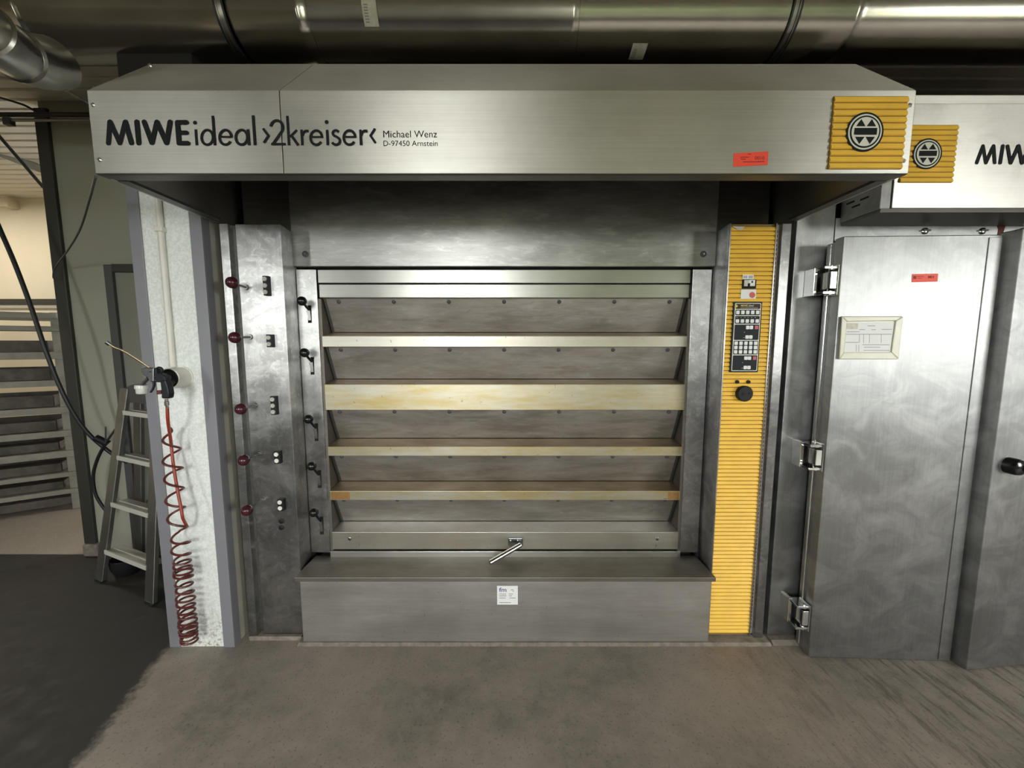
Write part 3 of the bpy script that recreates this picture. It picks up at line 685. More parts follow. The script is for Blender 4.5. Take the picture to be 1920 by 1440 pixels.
hd(MB().box(HX0 + 0.001, HX1 - 0.001, YH2, 2.4, ZH2 - 0.012, ZH2), 'top_cover', 'steel_hood')
for xa, xb in ((HX0, HX0 + 0.012), (HX1 - 0.012, HX1)):
    hd(MB().profx([(YH + 0.012, ZH0), (YH + 0.012, ZH1 - 0.012), (YH2, ZH2 - 0.013), (2.1, ZH2 - 0.013), (2.1, ZH0 + 0.0)], xa, xb), 'side_panel', 'steel_hood')
hd(MB().profx([(YH + 0.002, ZH0 - 0.0005), (YH + 0.012, ZH0 - 0.002), (YH + 0.062, ZH0 + 0.001), (YH + 0.062, ZH0 + 0.01), (YH + 0.012, ZH0 + 0.006)], HX0, HX1), 'bottom_lip', 'steel_dark')
for xa, xb in ((HX0 + 0.012, HX0 + 0.05), (HX1 - 0.05, HX1 - 0.012)):
    hd(MB().box(xa, xb, YH + 0.062, 1.83, ZH0 - 0.002, ZH0 + 0.008), 'side_lip', 'steel_dark')
hd(MB().profx([(YH + 0.02, ZH1 - 0.03), (YH2, ZH2 - 0.03), (1.96, ZH2 - 0.03), (1.96, ZH2 - 0.035), (YH2, ZH2 - 0.036), (YH + 0.02, ZH1 - 0.036)], HX0 + 0.013, HX1 - 0.013), 'inner_lining', 'void_dark')
# screws
sw = None
for px, py in ((171.5, 197.5), (184, 300), (177, 164), (1708.5, 198), (1697, 302), (1700, 164), (282, 121)):
    c = P(px + (4 if px < 900 else -4), py, YH) if py > 170 else P(px, py + 3, YH + 0.06)
    hd(MB().lathe(c, (0, -1, 0), [(-0.002, 0.007), (0.003, 0.007), (0.006, 0.004), (0.0062, 0.0005)], 12), 'screw', 'chrome', smooth=True)
# maker lettering
YT = YH - 0.0012
def mapper(ox, oy, s, Y): return lambda a, b: P(ox + a / s, oy + b / s, Y)
fA, fB, fC = mapper(190, 205, 10.667, YT), mapper(355, 205, 10.667, YT), mapper(535, 205, 10.667, YT)
def letters(name, items, fm0, mat='ink_black', parent=hood):
    mb = MB()
    for k_, (kind, pts, wd) in enumerate(items):
        fm = lambda a, b, k_=k_: fm0(a, b) + Vector((0, -0.00012 * k_, 0))
        if kind == 'dot': disc(mb, pts[0], pts[1], wd, fm)
        else: stroke(mb, pts, wd, fm, kind)
    return mb.build(name, mat, parent)
R, S = 'round', 'flat'
letters('bold_lettering', [(R, [(140, 672), (166, 252)], 100), (R, [(172, 250), (368, 672)], 96), (R, [(368, 672), (474, 255)], 96), (R, [(480, 255), (600, 672)], 100),
    (R, [(707, 252), (748, 674)], 100), (R, [(855, 252), (1008, 668)], 96), (R, [(1012, 668), (1108, 255)], 96), (R, [(1112, 255), (1302, 670)], 96), (R, [(1306, 670), (1374, 255)], 98),
    (R, [(1522, 262), (1555, 678)], 96), (R, [(1522, 262), (1700, 262)], 92), (R, [(1540, 469), (1702, 470)], 88), (R, [(1555, 680), (1730, 680)], 92)], fA)
W_ = 52
letters('light_lettering', [(S, [(125, 400), (148, 720)], W_), ('dot', (110, 265), 38),
    (S, arc(358, 561, 114, 147, 0, 360, 40), W_), (S, [(467, 128), (510, 720)], W_),
    (S, [(640, 552), (842, 552)], 40), (S, arc(722, 561, 117, 147, -2, 328, 40), W_),
    (S, arc(1045, 561, 116, 147, 0, 360, 40), W_), (S, [(1170, 400), (1196, 720)], W_), (S, [(1273, 122), (1315, 720)], W_),
    (S, [(1475, 385), (1583, 530), (1490, 672)], 48),
    (S, arc(1750, 365, 122, 138, 172, -35, 26) + [(1672, 698)], W_), (S, [(1640, 698), (1928, 698)], 46)], fB)
ee = lambda cx: [(S, [(cx - 85, 555), (cx + 118, 555)], 40), (S, arc(cx, 568, 115, 142, -3, 326, 40), W_)]
letters('light_lettering', [(S, [(38, 130), (73, 720)], W_), (S, [(92, 552), (232, 412)], 50), (S, [(118, 520), (262, 722)], 56),
    (S, [(322, 405), (342, 720)], W_), (S, [tuple(p) for p in spline([(347, 530), (365, 468), (408, 434), (465, 437)], 6)], W_)] + ee(620) +
    [(S, [(836, 412), (850, 720)], W_), ('dot', (827, 255), 38),
    (S, [tuple(p) for p in spline([(1072, 455), (1035, 430), (1000, 426), (962, 446), (952, 485), (975, 525), (1030, 555), (1082, 595), (1092, 645), (1066, 694), (1018, 710), (968, 695), (938, 662)], 6)], W_)] + ee(1285) +
    [(S, [(1503, 408), (1518, 720)], W_), (S, [tuple(p) for p in spline([(1520, 530), (1540, 468), (1585, 436), (1645, 440)], 6)], W_),
    (S, [(1797, 388), (1706, 530), (1808, 677)], 48)], fC)
text_mesh('Michael Wenz', 'small_lettering', 'ink_black', hood, PX(718.5, 252, YT), PX(819.5, 252, YT), PZ(257.8, YT), PZ(244.8, YT), YT)
text_mesh('D-97450 Arnstein', 'small_lettering', 'ink_black', hood, PX(719, 269, YT), PX(820.5, 269, YT), PZ(273.8, YT), PZ(263.6, YT), YT)
# logo plate
def logo_plate(parent, x0, x1, y0, y1, Y, n, cx, cy, rx, ry):
    xa, xb = PX(x0, (y0 + y1) / 2, Y), PX(x1, (y0 + y1) / 2, Y); za, zb = PZ(y1, Y), PZ(y0, Y)
    pl = MB().box(xa, xb, Y - 0.002, Y + 0.001, za, zb).build('logo_plate', 'yellow_back', parent, label='yellow ribbed plate with round emblem')
    ribs(xa, xb, za, zb, n, Y - 0.002, pl)
    c = P(cx, cy, Y - 0.0085); r = abs(P(cx + rx, cy, Y - 0.011).x - c.x); bd = None
    rz = abs(PZ(cy - ry, Y - 0.011) - c.z); r = (r + rz) / 2
    for j, (f, mt) in enumerate(((1.0, 'ink_black'), (0.90, 'badge_white'), (0.82, 'ink_black'), (0.735, 'badge_white'))):
        o = MB().lathe(c, (0, -1, 0), [(-0.002, r * f), (0.0006 * j + 0.0004, r * f)], 40).build('emblem_disc', mt, pl)
    f3 = lambda a, b: Vector((c.x + a * r * 0.95, c.y - 0.0030, c.z + b * r * 0.95))
    m_ = MB()
    m_.poly([f3(*p) for p in ((-0.64, -0.17), (0.64, -0.17), (0.64, 0.19), (-0.64, 0.19))])
    for s in (-1, 1):
        m_.poly([f3(*p) for p in ((-0.56, 0.28 * s), (-0.03, 0.28 * s), (-0.295, 0.66 * s))])
        m_.poly([f3(*p) for p in ((0.03, 0.28 * s), (0.56, 0.28 * s), (0.295, 0.66 * s))])
    m_.build('emblem_sign', 'ink_black', pl)
logo_plate(hood, 1557.5, 1694.5, 181, 318, YH, 11, 1621.5, 247.5, 36, 38.5)
# red inventory sticker (number 0010), slightly skewed
def red_sticker(parent, cx, cy, wpx, hpx, Yat, num, skew=0.0, nrm=None):
    c = P(cx, cy, Yat); sx = wpx / F * Yat * 0.955; hx = sx / 2
    hz = abs(PZ(cy - hpx / 2, Yat) - PZ(cy + hpx / 2, Yat)) / 2
    y = c.y - 0.0008
    st = MB().prism([(c.x - hx, y, c.z - hz - skew), (c.x + hx, y, c.z - hz + skew), (c.x + hx, y, c.z + hz + skew), (c.x - hx, y, c.z + hz - skew)], (0, 0.0008, 0)).build('inventory_sticker', 'red_sticker', parent, label='red inventory sticker')
    text_mesh(num, 'sticker_number', 'sticker_ink', st, c.x + hx * 0.22, c.x + hx * 0.78, c.z - hz * 0.1, c.z + hz * 0.42, y - 0.0006, 0.012)
    m_ = MB()
    for a0, a1, b in ((-0.62, -0.12, 0.28), (-0.6, -0.3, -0.02), (-0.45, 0.5, -0.42), (0.4, 0.8, -0.38), (-0.2, 0.0, 0.72)):
        m_.box(c.x + hx * a0, c.x + hx * a1, y - 0.0006, y - 0.0003, c.z + hz * (b - 0.05), c.z + hz * (b + 0.05))
    m_.build('sticker_lines', 'sticker_ink', st)
    return st
red_sticker(hood, 1407.5, 298.5, 64, 25.5, YH, '0010', 0.003)

# ================================================================ THE PROOFING CABINET (right)
YQ = 1.85
pc = thing('proofing_cabinet', 'stainless steel proofing cabinet with double doors and yellow logo plate', 'proofing cabinet', (2.3, 2.2, 0))
def pb(mb, name, mat, parent=pc, **k): return mb.build(name, mat, parent, **k)
QX0 = 1.306; QX9 = 3.6
pb(MB().box(QX0, QX9, YQ + 0.06, 3.7, 0.0, 2.42), 'cabinet_body', 'steel_dark')
pb(MB().box(QX0, PX(1564, 440, YQ), YQ, YQ + 0.08, 0.012, 2.40), 'frame_post', 'steel_door', bevel=0.003)
ztr0, ztr1 = PZ(452, YQ), PZ(417, YQ)
pb(MB().box(PX(1565.5, 440, YQ), QX9, YQ, YQ + 0.08, ztr0, ztr1 + 0.02), 'frame_rail', 'steel_door', bevel=0.002)
pb(MB().profx([(1.80, 0.0), (1.82, 0.016), (1.9, 0.018), (1.9, 0.0)], QX0, 1.5), 'mortar_joint', 'mortar')
for px in (1733.5, 1841, 1916):
    c = P(px, 433.5, YQ)
    bo = pb(MB().lathe(c, (0, -1, 0), [(0, 0.0145), (0.005, 0.0145), (0.008, 0.011), (0.0085, 0.001)], 20), 'quarter_turn_lock', 'chrome', smooth=True)
    MB().box(c.x - 0.016, c.x + 0.016, c.y - 0.014, c.y - 0.008, c.z - 0.002, c.z + 0.005).build('wing', 'lead_grey', bo, bevel=0.001)
# left leaf
A = PF(1516, 1235); Bp = PF(1780, 1243); ZD = 1.958
du = (Bp - A).normalized(); dn_ = Vector((du.y, -du.x, 0)); dn_ = dn_ if dn_.y < 0 else -dn_
A.z = Bp.z = 0.008
dlf = MB(); dlf.obox(A, Bp - A, -dn_ * 0.05, Vector((0, 0, ZD - 0.008)))
dleft = pb(dlf, 'door_leaf', 'steel_door', bevel=0.004, label='left door leaf, slightly ajar')
MB().obox(A - dn_ * 0.05 + du * 0.004, (Bp - A) * 0.97, -dn_ * 0.05, Vector((0, 0, ZD - 0.02))).build('inner_shell', 'steel_door', dleft, bevel=0.003)
MB().obox(Bp - du * 0.055 + dn_ * 0.0002 + Vector((0, 0, 0.01)), du * 0.052, dn_ * 0.0035, Vector((0, 0, ZD - 0.03))).build('edge_strip', 'steel_door', dleft, bevel=0.0015)
rc = A - dn_ * 0.062 - du * 0.006
MB().cyl(rc + Vector((0, 0, 0.02)), rc + Vector((0, 0, ZD - 0.03)), 0.0045, 10).build('hinge_rod', 'chrome', dleft, smooth=True)
# hinges
for cy in (528, 853, 1147):
    zc = PZ(cy, 1.78); hh = 0.062
    ax = A.x; hg = MB()
    hg.box(ax - 0.062, ax - 0.046, YQ - 0.06, YQ, zc - hh, zc + hh)                       # bracket on the frame
    for s_ in (-1, 1):
        zz = zc + s_ * (hh - 0.008)
        hg.box(ax - 0.060, ax - 0.004, YQ - 0.115, YQ - 0.045, zz - 0.006, zz + 0.006)     # arms
        hg.cyl((ax - 0.022, YQ - 0.105, zz - 0.010), (ax - 0.022, YQ - 0.105, zz + 0.010), 0.010, 12)
    hg.box(ax - 0.034, ax - 0.006, YQ - 0.118, YQ - 0.062, zc - 0.037, zc + 0.037)         # knuckle block
    hg.box(ax - 0.0055, ax - 0.0005, YQ - 0.122, YQ - 0.05, zc - hh - 0.004, zc + hh + 0.004)   # plate on the leaf
    hg.build('hinge', 'chrome', dleft, bevel=0.0025)
# document holder on the leaf
dO = Vector((A.x, A.y, 0)) + dn_ * 0.0
def PD(px, py, off): return PP(px, py, dO + dn_ * off, dn_)
q = [PD(1578, 593, 0.004), PD(1692, 593, 0.004), PD(1683, 673.5, 0.004), PD(1572, 673.5, 0.004)]
dh = MB().prism([p - dn_ * 0.0 for p in q], -dn_ * 0.0038).build('document_holder', 'holder_plastic', dleft, bevel=0.003, label='clear plastic document holder')
ib = [(1577, 593.5), (1691.5, 593.5), (1683, 673.5), (1572, 673.5)]; ii = [(1586.5, 603), (1678, 601.5), (1669.5, 660.5), (1580.5, 661)]
for j in range(4):
    k2 = (j + 1) % 4
    MB().prism([PD(*ib[j], 0.0055), PD(*ib[k2], 0.0055), PD(*ii[k2], 0.0055), PD(*ii[j], 0.0055)], dn_ * 0.006).build('holder_rim', 'holder_plastic', dh, bevel=0.003)
MB().prism([PD(1587, 605, 0.0045), PD(1676, 603.5, 0.0045), PD(1669, 659.5, 0.0045), PD(1582, 660, 0.0045)], dn_ * 0.0012).build('document', 'paper', dh)
m_ = MB()
for x0, x1, yy in ((1627, 1641, 611), (1611, 1622, 618), (1634, 1642, 618), (1653, 1672, 617.5), (1588, 1612, 622), (1586, 1672, 626.8), (1585, 1610, 642), (1617, 1668, 646.5), (1620, 1650, 651), (1619, 1668, 657)):
    m_.prism([PD(x0, yy - 0.5, 0.0059), PD(x1, yy - 0.5, 0.0059), PD(x1, yy + 0.5, 0.0059), PD(x0, yy + 0.5, 0.0059)], dn_ * 0.0003)
for xx, y0, y1 in ((1611, 627, 643), (1619, 627, 643), (1630, 627, 643), (1652, 627, 643), (1605, 646, 659), (1610, 646, 659)):
    m_.prism([PD(xx, y0, 0.0059), PD(xx + 0.7, y0, 0.0059), PD(xx + 0.5, y1, 0.0059), PD(xx - 0.2, y1, 0.0059)], dn_ * 0.0003)
m_.build('document_print', 'ink_grey', dh)
MB().prism([PD(1587.5, 606, 0.0059), PD(1609, 606, 0.0059), PD(1608, 617, 0.0059), PD(1587, 617, 0.0059)], dn_ * 0.0003).build('document_stamp', 'paper_worn', dh)
cS = PD(1734, 521, 0.0)
st = MB().prism([PD(1710.5, 514, 0.0005), PD(1759, 513, 0.0005), PD(1757.5, 528, 0.0005), PD(1709.5, 529.3, 0.0005)], dn_ * 0.0008).build('inventory_sticker', 'red_sticker', dleft, label='red inventory sticker')
m_ = MB()
for x0, x1, y0, y1 in ((1712.5, 1718, 517.5, 523), (1719.5, 1732, 517.8, 518.8), (1720, 1729, 521, 521.8), (1740, 1747, 517.3, 521.5), (1749, 1751, 517.3, 521.5)):
    m_.prism([PD(x0, y0, 0.0015), PD(x1, y0, 0.0015), PD(x1, y1, 0.0015), PD(x0, y1, 0.0015)], dn_ * 0.0003)
m_.build('sticker_lines', 'sticker_ink', st)
# right leaf, ajar the other way
A2 = PF(1811.5, 1260.5); B2 = PF(1920, 1250); d2 = (B2 - A2).normalized(); n2 = Vector((d2.y, -d2.x, 0)); n2 = n2 if n2.y < 0 else -n2
A2.z = 0.008
dright = pb(MB().obox(A2, d2 * 0.66, -n2 * 0.075, Vector((0, 0, ZD + 0.012 - 0.008))), 'door_leaf', 'steel_door', bevel=0.004, label='right door leaf with lever handle')
MB().obox(A2 - n2 * 0.075 + d2 * 0.01, d2 * 0.64, -n2 * 0.03, Vector((0, 0, ZD))).build('inner_shell', 'steel_door', dright)
def P2(px, py, off): return PP(px, py, A2 + n2 * off, n2)
h0 = P2(1890, 872, 0.0)
hn = MB(); hn.lathe(h0, n2, [(0, 0.036), (0.03, 0.036), (0.042, 0.032), (0.048, 0.02), (0.049, 0.001)], 24)
hk = hn.build('handle_base', 'black_knob', dright, smooth=True)
MB().tube([h0 + n2 * 0.045 + d2 * 0.006, h0 + n2 * 0.056 + d2 * 0.03, h0 + n2 * 0.06 + d2 * 0.2], 0.016, 14).build('handle_lever', 'chrome', dright, smooth=True)
# header box
YE = 1.65; zE0, zE1, zE2 = PZ(390, YE), PZ(193.5, YE), PZ(172, YE)
xE0, xE1 = PX(1652, 385, YE), PX(1671, 385, YE)
hdr = pb(MB().box(xE1 + 0.003, QX9, YE, YQ, zE0, zE1), 'header_box', 'steel_header', bevel=0.002)
MB().box(xE0, xE1, YE + 0.004, YQ, zE0 - 0.002, zE1).build('header_side', 'steel_door', hdr, bevel=0.003)
MB().box(xE0, QX9, YE + 0.02, YQ, zE1 + 0.006, zE2).build('header_cap', 'steel_hood', hdr, bevel=0.002)
MB().box(xE0 + 0.004, QX9, YE + 0.012, YQ, zE1, zE1 + 0.006).build('header_gap', 'void_dark', hdr)
MB().profx([(YE + 0.004, zE0 - 0.001), (YE + 0.01, zE0 - 0.014), (YQ, zE0 - 0.014), (YQ, zE0 - 0.001)], xE0 + 0.006, QX9).build('header_underside', 'steel_dark', hdr)
for z_, a in ((PZ(383, 1.75), 0.1), (PZ(375, 1.75), 0.06), (PZ(372, 1.75), 0.13)):
    MB().box(xE0 - 0.001, xE0 + 0.001, YE + a, YE + a + 0.04, z_ - 0.004, z_ + 0.003).build('vent_slot', 'void_dark', hdr)
logo_plate(hdr, 1690.5, 1789, 234.5, 343, YE, 11, 1738.5, 288.5, 28.5, 30)
letters('bold_lettering', [(R, [(1213, 682), (1308, 428)], 50), (R, [(1308, 428), (1350, 682)], 50), (R, [(1350, 682), (1465, 428)], 50), (R, [(1467, 428), (1483, 680)], 50),
    (R, [(1606, 428), (1565, 682)], 50), (R, [(1676, 432), (1720, 686)], 50), (R, [(1720, 686), (1840, 428)], 50), (R, [(1842, 428), (1890, 686)], 50), (R, [(1890, 686), (2010, 428)], 50),
    (R, [(2110, 430), (2070, 682)], 48), (R, [(2110, 430), (2220, 430)], 46), (R, [(2090, 555), (2190, 555)], 44), (R, [(2070, 682), (2180, 682)], 46)], mapper(1680, 220, 8.0, YE - 0.0012), parent=hdr)
m_ = MB()
m_.prism([P(1868, 421, YQ - 0.001), P(1888, 418, YQ - 0.001), P(1884, 428, YQ - 0.001), P(1880, 440, YQ - 0.001), P(1870, 440, YQ - 0.001), P(1872, 430, YQ - 0.001)], (0, 0.0008, 0))
m_.build('rust_drip', 'rust', pc)

# ================================================================ VENTILATION DUCT
DR = 0.145; DY, DZ = 1.84, 2.885
duct = thing('ventilation_duct', 'round metal ventilation duct running above the hood', 'duct', (-0.2, DY, DZ - DR))
seg = [-4.2, PX(50, 20, DY - 0.12), PX(578, 20, DY - 0.12), PX(1095, 20, DY - 0.12), PX(1620, 20, DY - 0.12), 4.2]
for i in range(5):
    rr = DR + (0.002 if i % 2 else 0)
    MB().lathe((seg[i], DY, DZ), (1, 0, 0), [(-0.02, rr - 0.004), (-0.018, rr), (seg[i + 1] - seg[i] - 0.05, rr), (seg[i + 1] - seg[i] - 0.045, rr + 0.003), (seg[i + 1] - seg[i] - 0.03, rr + 0.003), (seg[i + 1] - seg[i] - 0.025, rr), (seg[i + 1] - seg[i], rr)], 72).build('duct_section', 'duct_metal', duct, smooth=True)
for px in (418, 1488):
    xc_ = PX(px, 20, DY - 0.12)
    cl = MB().lathe((xc_ - 0.020, DY, DZ), (1, 0, 0), [(0, DR + 0.001), (0, DR + 0.009), (0.012, DR + 0.009), (0.013, DR + 0.005), (0.027, DR + 0.005), (0.028, DR + 0.009), (0.040, DR + 0.009), (0.040, DR + 0.001)], 64).build('pipe_clamp', 'duct_clamp', duct, smooth=True)
    for s in (0.004, 0.036):
        MB().lathe((xc_ - 0.020 + s - 0.004, DY, DZ), (1, 0, 0), [(0, DR + 0.010), (0.008, DR + 0.010)], 64).build('rubber_lining', 'rubber', cl)
    MB().box(xc_ - 0.014, xc_ + 0.014, DY - 0.02, DY + 0.02, DZ + DR, ZC - 0.006).build('hanger', 'duct_clamp', cl)
def duct_sticker(x0, x1, a0, a1, lab):
    m_ = MB(); n = 8; rr = DR + 0.0034
    vs = [(x, DY - rr * math.cos(math.radians(a0 + (a1 - a0) * i / n)), DZ + rr * math.sin(math.radians(a0 + (a1 - a0) * i / n))) for i in range(n + 1) for x in (x0, x1)]
    m_.add(vs, [(2 * i, 2 * i + 1, 2 * i + 3, 2 * i + 2) for i in range(n)])
    o = m_.build('duct_label', 'paper_worn', duct, label=lab)
    m_ = MB(); rr += 0.0006
    for k in range(7):
        b0 = a0 + (a1 - a0) * (0.12 + 0.09 * k); b1 = b0 + (a1 - a0) * 0.045
        m_.add([(x, DY - rr * math.cos(math.radians(b)), DZ + rr * math.sin(math.radians(b))) for b in (b0, b1) for x in (x0 + (x1 - x0) * 0.12, x0 + (x1 - x0) * 0.4)], [(0, 1, 3, 2)])
    m_.build('barcode', 'ink_grey', o)
def dang(py):      # surface angle (0 = towards the viewer, negative = below) of the duct point seen at image row py
    best = None
    for i in range(-900, 900):
        a = math.radians(i / 10); p = Vector((0, DY - DR * math.cos(a), DZ + DR * math.sin(a)))
        d = p - Vector((0, 0, EYE)); dep = d.y * cP - d.z * sP; v = d.y * sP + d.z * cP
        yy = 720 - F * v / dep; nrm = Vector((0, -math.cos(a), math.sin(a)))
        if nrm.dot(d) < 0 and (best is None or abs(yy - py) < best[0]): best = (abs(yy - py), i / 10, p.y)
    return best[1], best[2]
a0, yy0 = dang(50); a1, _ = dang(-8)
duct_sticker(PX(684, 30, yy0), PX(711, 30, yy0), a0, a1, 'pale barcode label')
a0, yy0 = dang(112); a1, _ = dang(80)
duct_sticker(PX(1178, 98, yy0), PX(1205, 98, yy0), a0, a1, 'pale barcode label')
# smaller branch elbow at the left end
el = thing('duct_elbow', 'shiny bent duct branch at the top left corner', 'duct', P(40, 120, 1.6))
path = spline([P(-120, -10, 1.18), P(-40, 50, 1.24), P(15, 92, 1.33), P(62, 114, 1.42), P(98, 118, 1.5)], 8)
MB().tube(path[:20], 0.074, 28).build('elbow_section', 'galvanised', el, smooth=True)
MB().tube(path[18:], 0.078, 28).build('elbow_collar', 'galvanised', el, smooth=True)
for k in (9, 18):
    t_ = (path[k + 1] - path[k]).normalized(); MB().lathe(path[k], t_, [(-0.006, 0.075), (0, 0.081), (0.006, 0.075)], 28).build('seam_ring', 'duct_clamp', el, smooth=True)

# ================================================================ SMALL THINGS AT THE LEFT
# conduit and pipe stub on the white wall end
yw = YC + 0.006
cd = thing('wall_conduit', 'thin white conduit pipe running down the white wall end', 'conduit', P(328, 690, yw - 0.01))
xcd = PX(313, 560, yw - 0.012)
MB().cyl((xcd, yw - 0.0125, 1.395), (xcd, yw - 0.0125, 2.55), 0.012, 14).build('conduit_pipe', 'pvc_white', cd, smooth=True)
MB().box(xcd - 0.022, xcd - 0.016, yw - 0.006, yw, 1.40, 2.55).build('conduit_wire', 'beige_strip', cd)
for z_ in (PZ(432, yw), ):
    MB().box(xcd - 0.018, xcd + 0.018, yw - 0.028, yw, z_ - 0.011, z_ + 0.011).build('conduit_clip', 'pvc_white', cd, bevel=0.004)
sc_c = P(343, 707, yw)
sb_ = thing('pipe_stub', 'short white plastic pipe stub with a black plug on the white wall end', 'pipe', sc_c)
MB().lathe(sc_c, (0, -1, 0), [(0, 0.046), (0.072, 0.046), (0.074, 0.042), (0.06, 0.041), (0.06, 0.001)], 28).build('pipe', 'pvc_white', sb_, smooth=True)
MB().lathe(sc_c + Vector((0, -0.0601, 0)), (0, -1, 0), [(0, 0.0405), (0.012, 0.0405), (0.014, 0.036), (0.008, 0.03), (0.008, 0.001)], 28).build('plug', 'black_plastic', sb_, smooth=True)
MB().lathe(sc_c + Vector((-0.006, -0.0685, 0.004)), (0, -1, 0), [(0, 0.014), (0.01, 0.013), (0.014, 0.008)], 16).build('plug_cap', 'lead_grey', sb_, smooth=True)
MB().lathe(sc_c + Vector((0, 0, 0)), (0, -1, 0), [(0.0, 0.0505), (0.006, 0.0505)], 28).build('collar', 'pvc_white', sb_, smooth=True)
# spray gun hung on the stub
YG = 1.66
gun = thing('spray_gun', 'black and silver air spray gun with long bent wand hung on the pipe stub', 'spray gun', P(310, 765, YG))
def gp(pts, name, mat, th=0.024, yoff=0.0, bevel=0.003, parent=gun):
    return MB().prism([P(a, b, YG - th / 2 + yoff) for a, b in pts], (0, th, 0)).build(name, mat, parent, bevel=bevel)
gp([(288, 690), (293, 690), (293.5, 699.5), (301, 700.5), (305, 703), (309, 707.5), (311, 714), (305, 717), (296, 717), (288, 716)], 'gun_body', 'gun_black')
hk_ = [P(298.6 + 5.4 * math.cos(t), 694.6 - 5.4 * math.sin(t), YG) for t in [math.radians(a) for a in range(-90, 271, 20)]]
MB().tube(hk_, 0.0052, 8).build('hang_ring', 'gun_black', gun, smooth=True)
gp([(263, 692), (272, 689), (288, 690), (288, 716), (281, 716), (276, 708), (268, 703)], 'gun_head', 'gun_metal', 0.034)
for px_, py_ in ((291, 706), (291, 713), (281, 697)):
    MB().lathe(P(px_, py_, YG - (0.018 if px_ < 285 else 0.0125)), (0, -1, 0), [(0, 0.003), (0.002, 0.0025)], 10).build('gun_screw', 'chrome', gun)
gp([(299, 713), (310, 712), (315, 726), (317, 738), (315.5, 748), (301.5, 747.5), (302, 738), (301, 728)], 'gun_grip', 'gun_black', 0.03, 0, 0.006)
gp([(293, 732), (301, 732), (301.5, 739), (293.5, 740)], 'gun_tag', 'maroon_hose', 0.012, 0, 0.001)
tg = [P(a, b, YG) for a, b in ((288, 715), (289, 722), (286.5, 730), (282.5, 735.5))]
MB().tube(spline(tg, 5), [0.0055] * 4 + [0.005] * 4 + [0.0045] * 4 + [0.004] * 4, 8).build('trigger', 'gun_black', gun, smooth=True)
MB().cyl(P(279, 709, YG), P(267, 722, YG), 0.009, 12).build('cup_neck', 'gun_metal', gun, smooth=True)
c0, c1 = P(265, 722, YG), P(265.5, 738, YG)
MB().lathe(c0, c1 - c0, [(0, 0.022), (0.014, 0.024), (0.015, 0.02), (0.036, 0.018), (0.038, 0.015)], 22).build('cup', 'clear_plastic', gun, smooth=True)
wp = spline([P(281, 690, YG), P(262, 677, YG - 0.02), P(240, 663, YG - 0.045), P(226, 655.5, YG - 0.06), P(214, 651, YG - 0.07), P(206, 646, YG - 0.078)], 5)
MB().tube(wp, 0.0042, 10).build('wand', 'brass', gun, smooth=True)
MB().cyl(wp[-1], wp[-1] + (wp[-1] - wp[-3]).normalized() * 0.014, 0.0075, 12).build('nozzle', 'gun_metal', gun, smooth=True)
MB().lathe(P(312.2, 748, YG), P(313.5, 764, YG) - P(312.2, 748, YG), [(0, 0.007), (0.01, 0.007), (0.011, 0.009), (0.028, 0.009), (0.03, 0.006), (0.04, 0.006)], 14).build('hose_coupling', 'chrome', gun, smooth=True)
# coiled air hose
YHo = YC - 0.065
hs = thing('coiled_hose', 'red spiral air hose hanging from the spray gun down to the floor', 'hose', PF(352, 1206))
hp = []; yy = 802.0; ph = 0.0; cr = 0.0335
while yy < 1204:
    pitch = 37 if yy < 985 else max(8.2, 37 - (yy - 985) * 0.36) if yy < 1080 else max(6.8, 16 - (yy - 1080) * 0.085)
    grow = min(1.0, (yy - 796) / 40.0)
    wob = 1.0 + 0.10 * math.sin(yy * 0.13)
    c = P(318.5 + (yy - 800) * 0.0915 - (2 if yy < 1000 else 0), yy, YHo)
    hp.append(Vector((c.x + cr * grow * wob * math.cos(ph), c.y + cr * grow * math.sin(ph) * 0.95, max(0.008, c.z + 0.004 * math.sin(ph * 0.5)))))
    ph += 2 * math.pi / 18; yy += pitch / 18
MB().tube(hp, 0.0052, 8).build('coil', 'maroon_hose', hs, smooth=True)
zj = P(336, 992, YHo).z; je = min(hp, key=lambda p: abs(p.z - zj) + abs(p.x - P(342, 985, YHo).x))
straight = spline([P(313.5, 763, YG), P(315, 790, YG + 0.01), P(320, 825, YHo + 0.01), P(325, 870, YHo), P(333, 920, YHo - 0.01), P(340, 955, YHo - 0.02), P(343, 972, YHo - 0.02), je], 8)
MB().tube(straight, 0.0062, 10).build('straight_hose', 'red_hose', hs, smooth=True)
# step ladder leaning at the partition
lad = thing('step_ladder', 'aluminium folding step ladder standing in front of the grey green partition', 'ladder', PF(235, 1112))
LB, RB = PF(188, 1090), PF(283, 1132)
LT, RT = P(236, 728, 2.46), P(236, 728, 2.46) + Vector((0.34, -0.15, 0))
side = (RB - LB).normalized(); fwd = Vector((side.y, -side.x, 0)); fwd = fwd if fwd.y < 0 else -fwd
def bar(p0, p1, wv, dv, name, mat, parent, bevel=0.003):
    """rectangular bar p0->p1 with half width vector wv and half depth vector dv"""
    mb = MB(); vs = [p + a * wv + b * dv for p in (p0, p1) for a, b in ((-1, -1), (1, -1), (1, 1), (-1, 1))]
    mb.add(vs, [(0, 1, 2, 3), (7, 6, 5, 4), (0, 4, 5, 1), (1, 5, 6, 2), (2, 6, 7, 3), (3, 7, 4, 0)])
    return mb.build(name, mat, parent, bevel=bevel)
up_ = Vector((0, 0, 0.012))
for b_, t_, s in ((LB, LT, 1), (RB, RT, -1)):
    ax = (t_ - b_).normalized()
    rl = bar(b_ + ax * 0.012, t_, side * 0.043, fwd * 0.012, 'ladder_rail', 'aluminium', lad)
    bar(b_ + Vector((0, 0, 0.001)), b_ + ax * 0.02, side * 0.036, fwd * 0.016, 'rail_foot', 'rubber', rl)
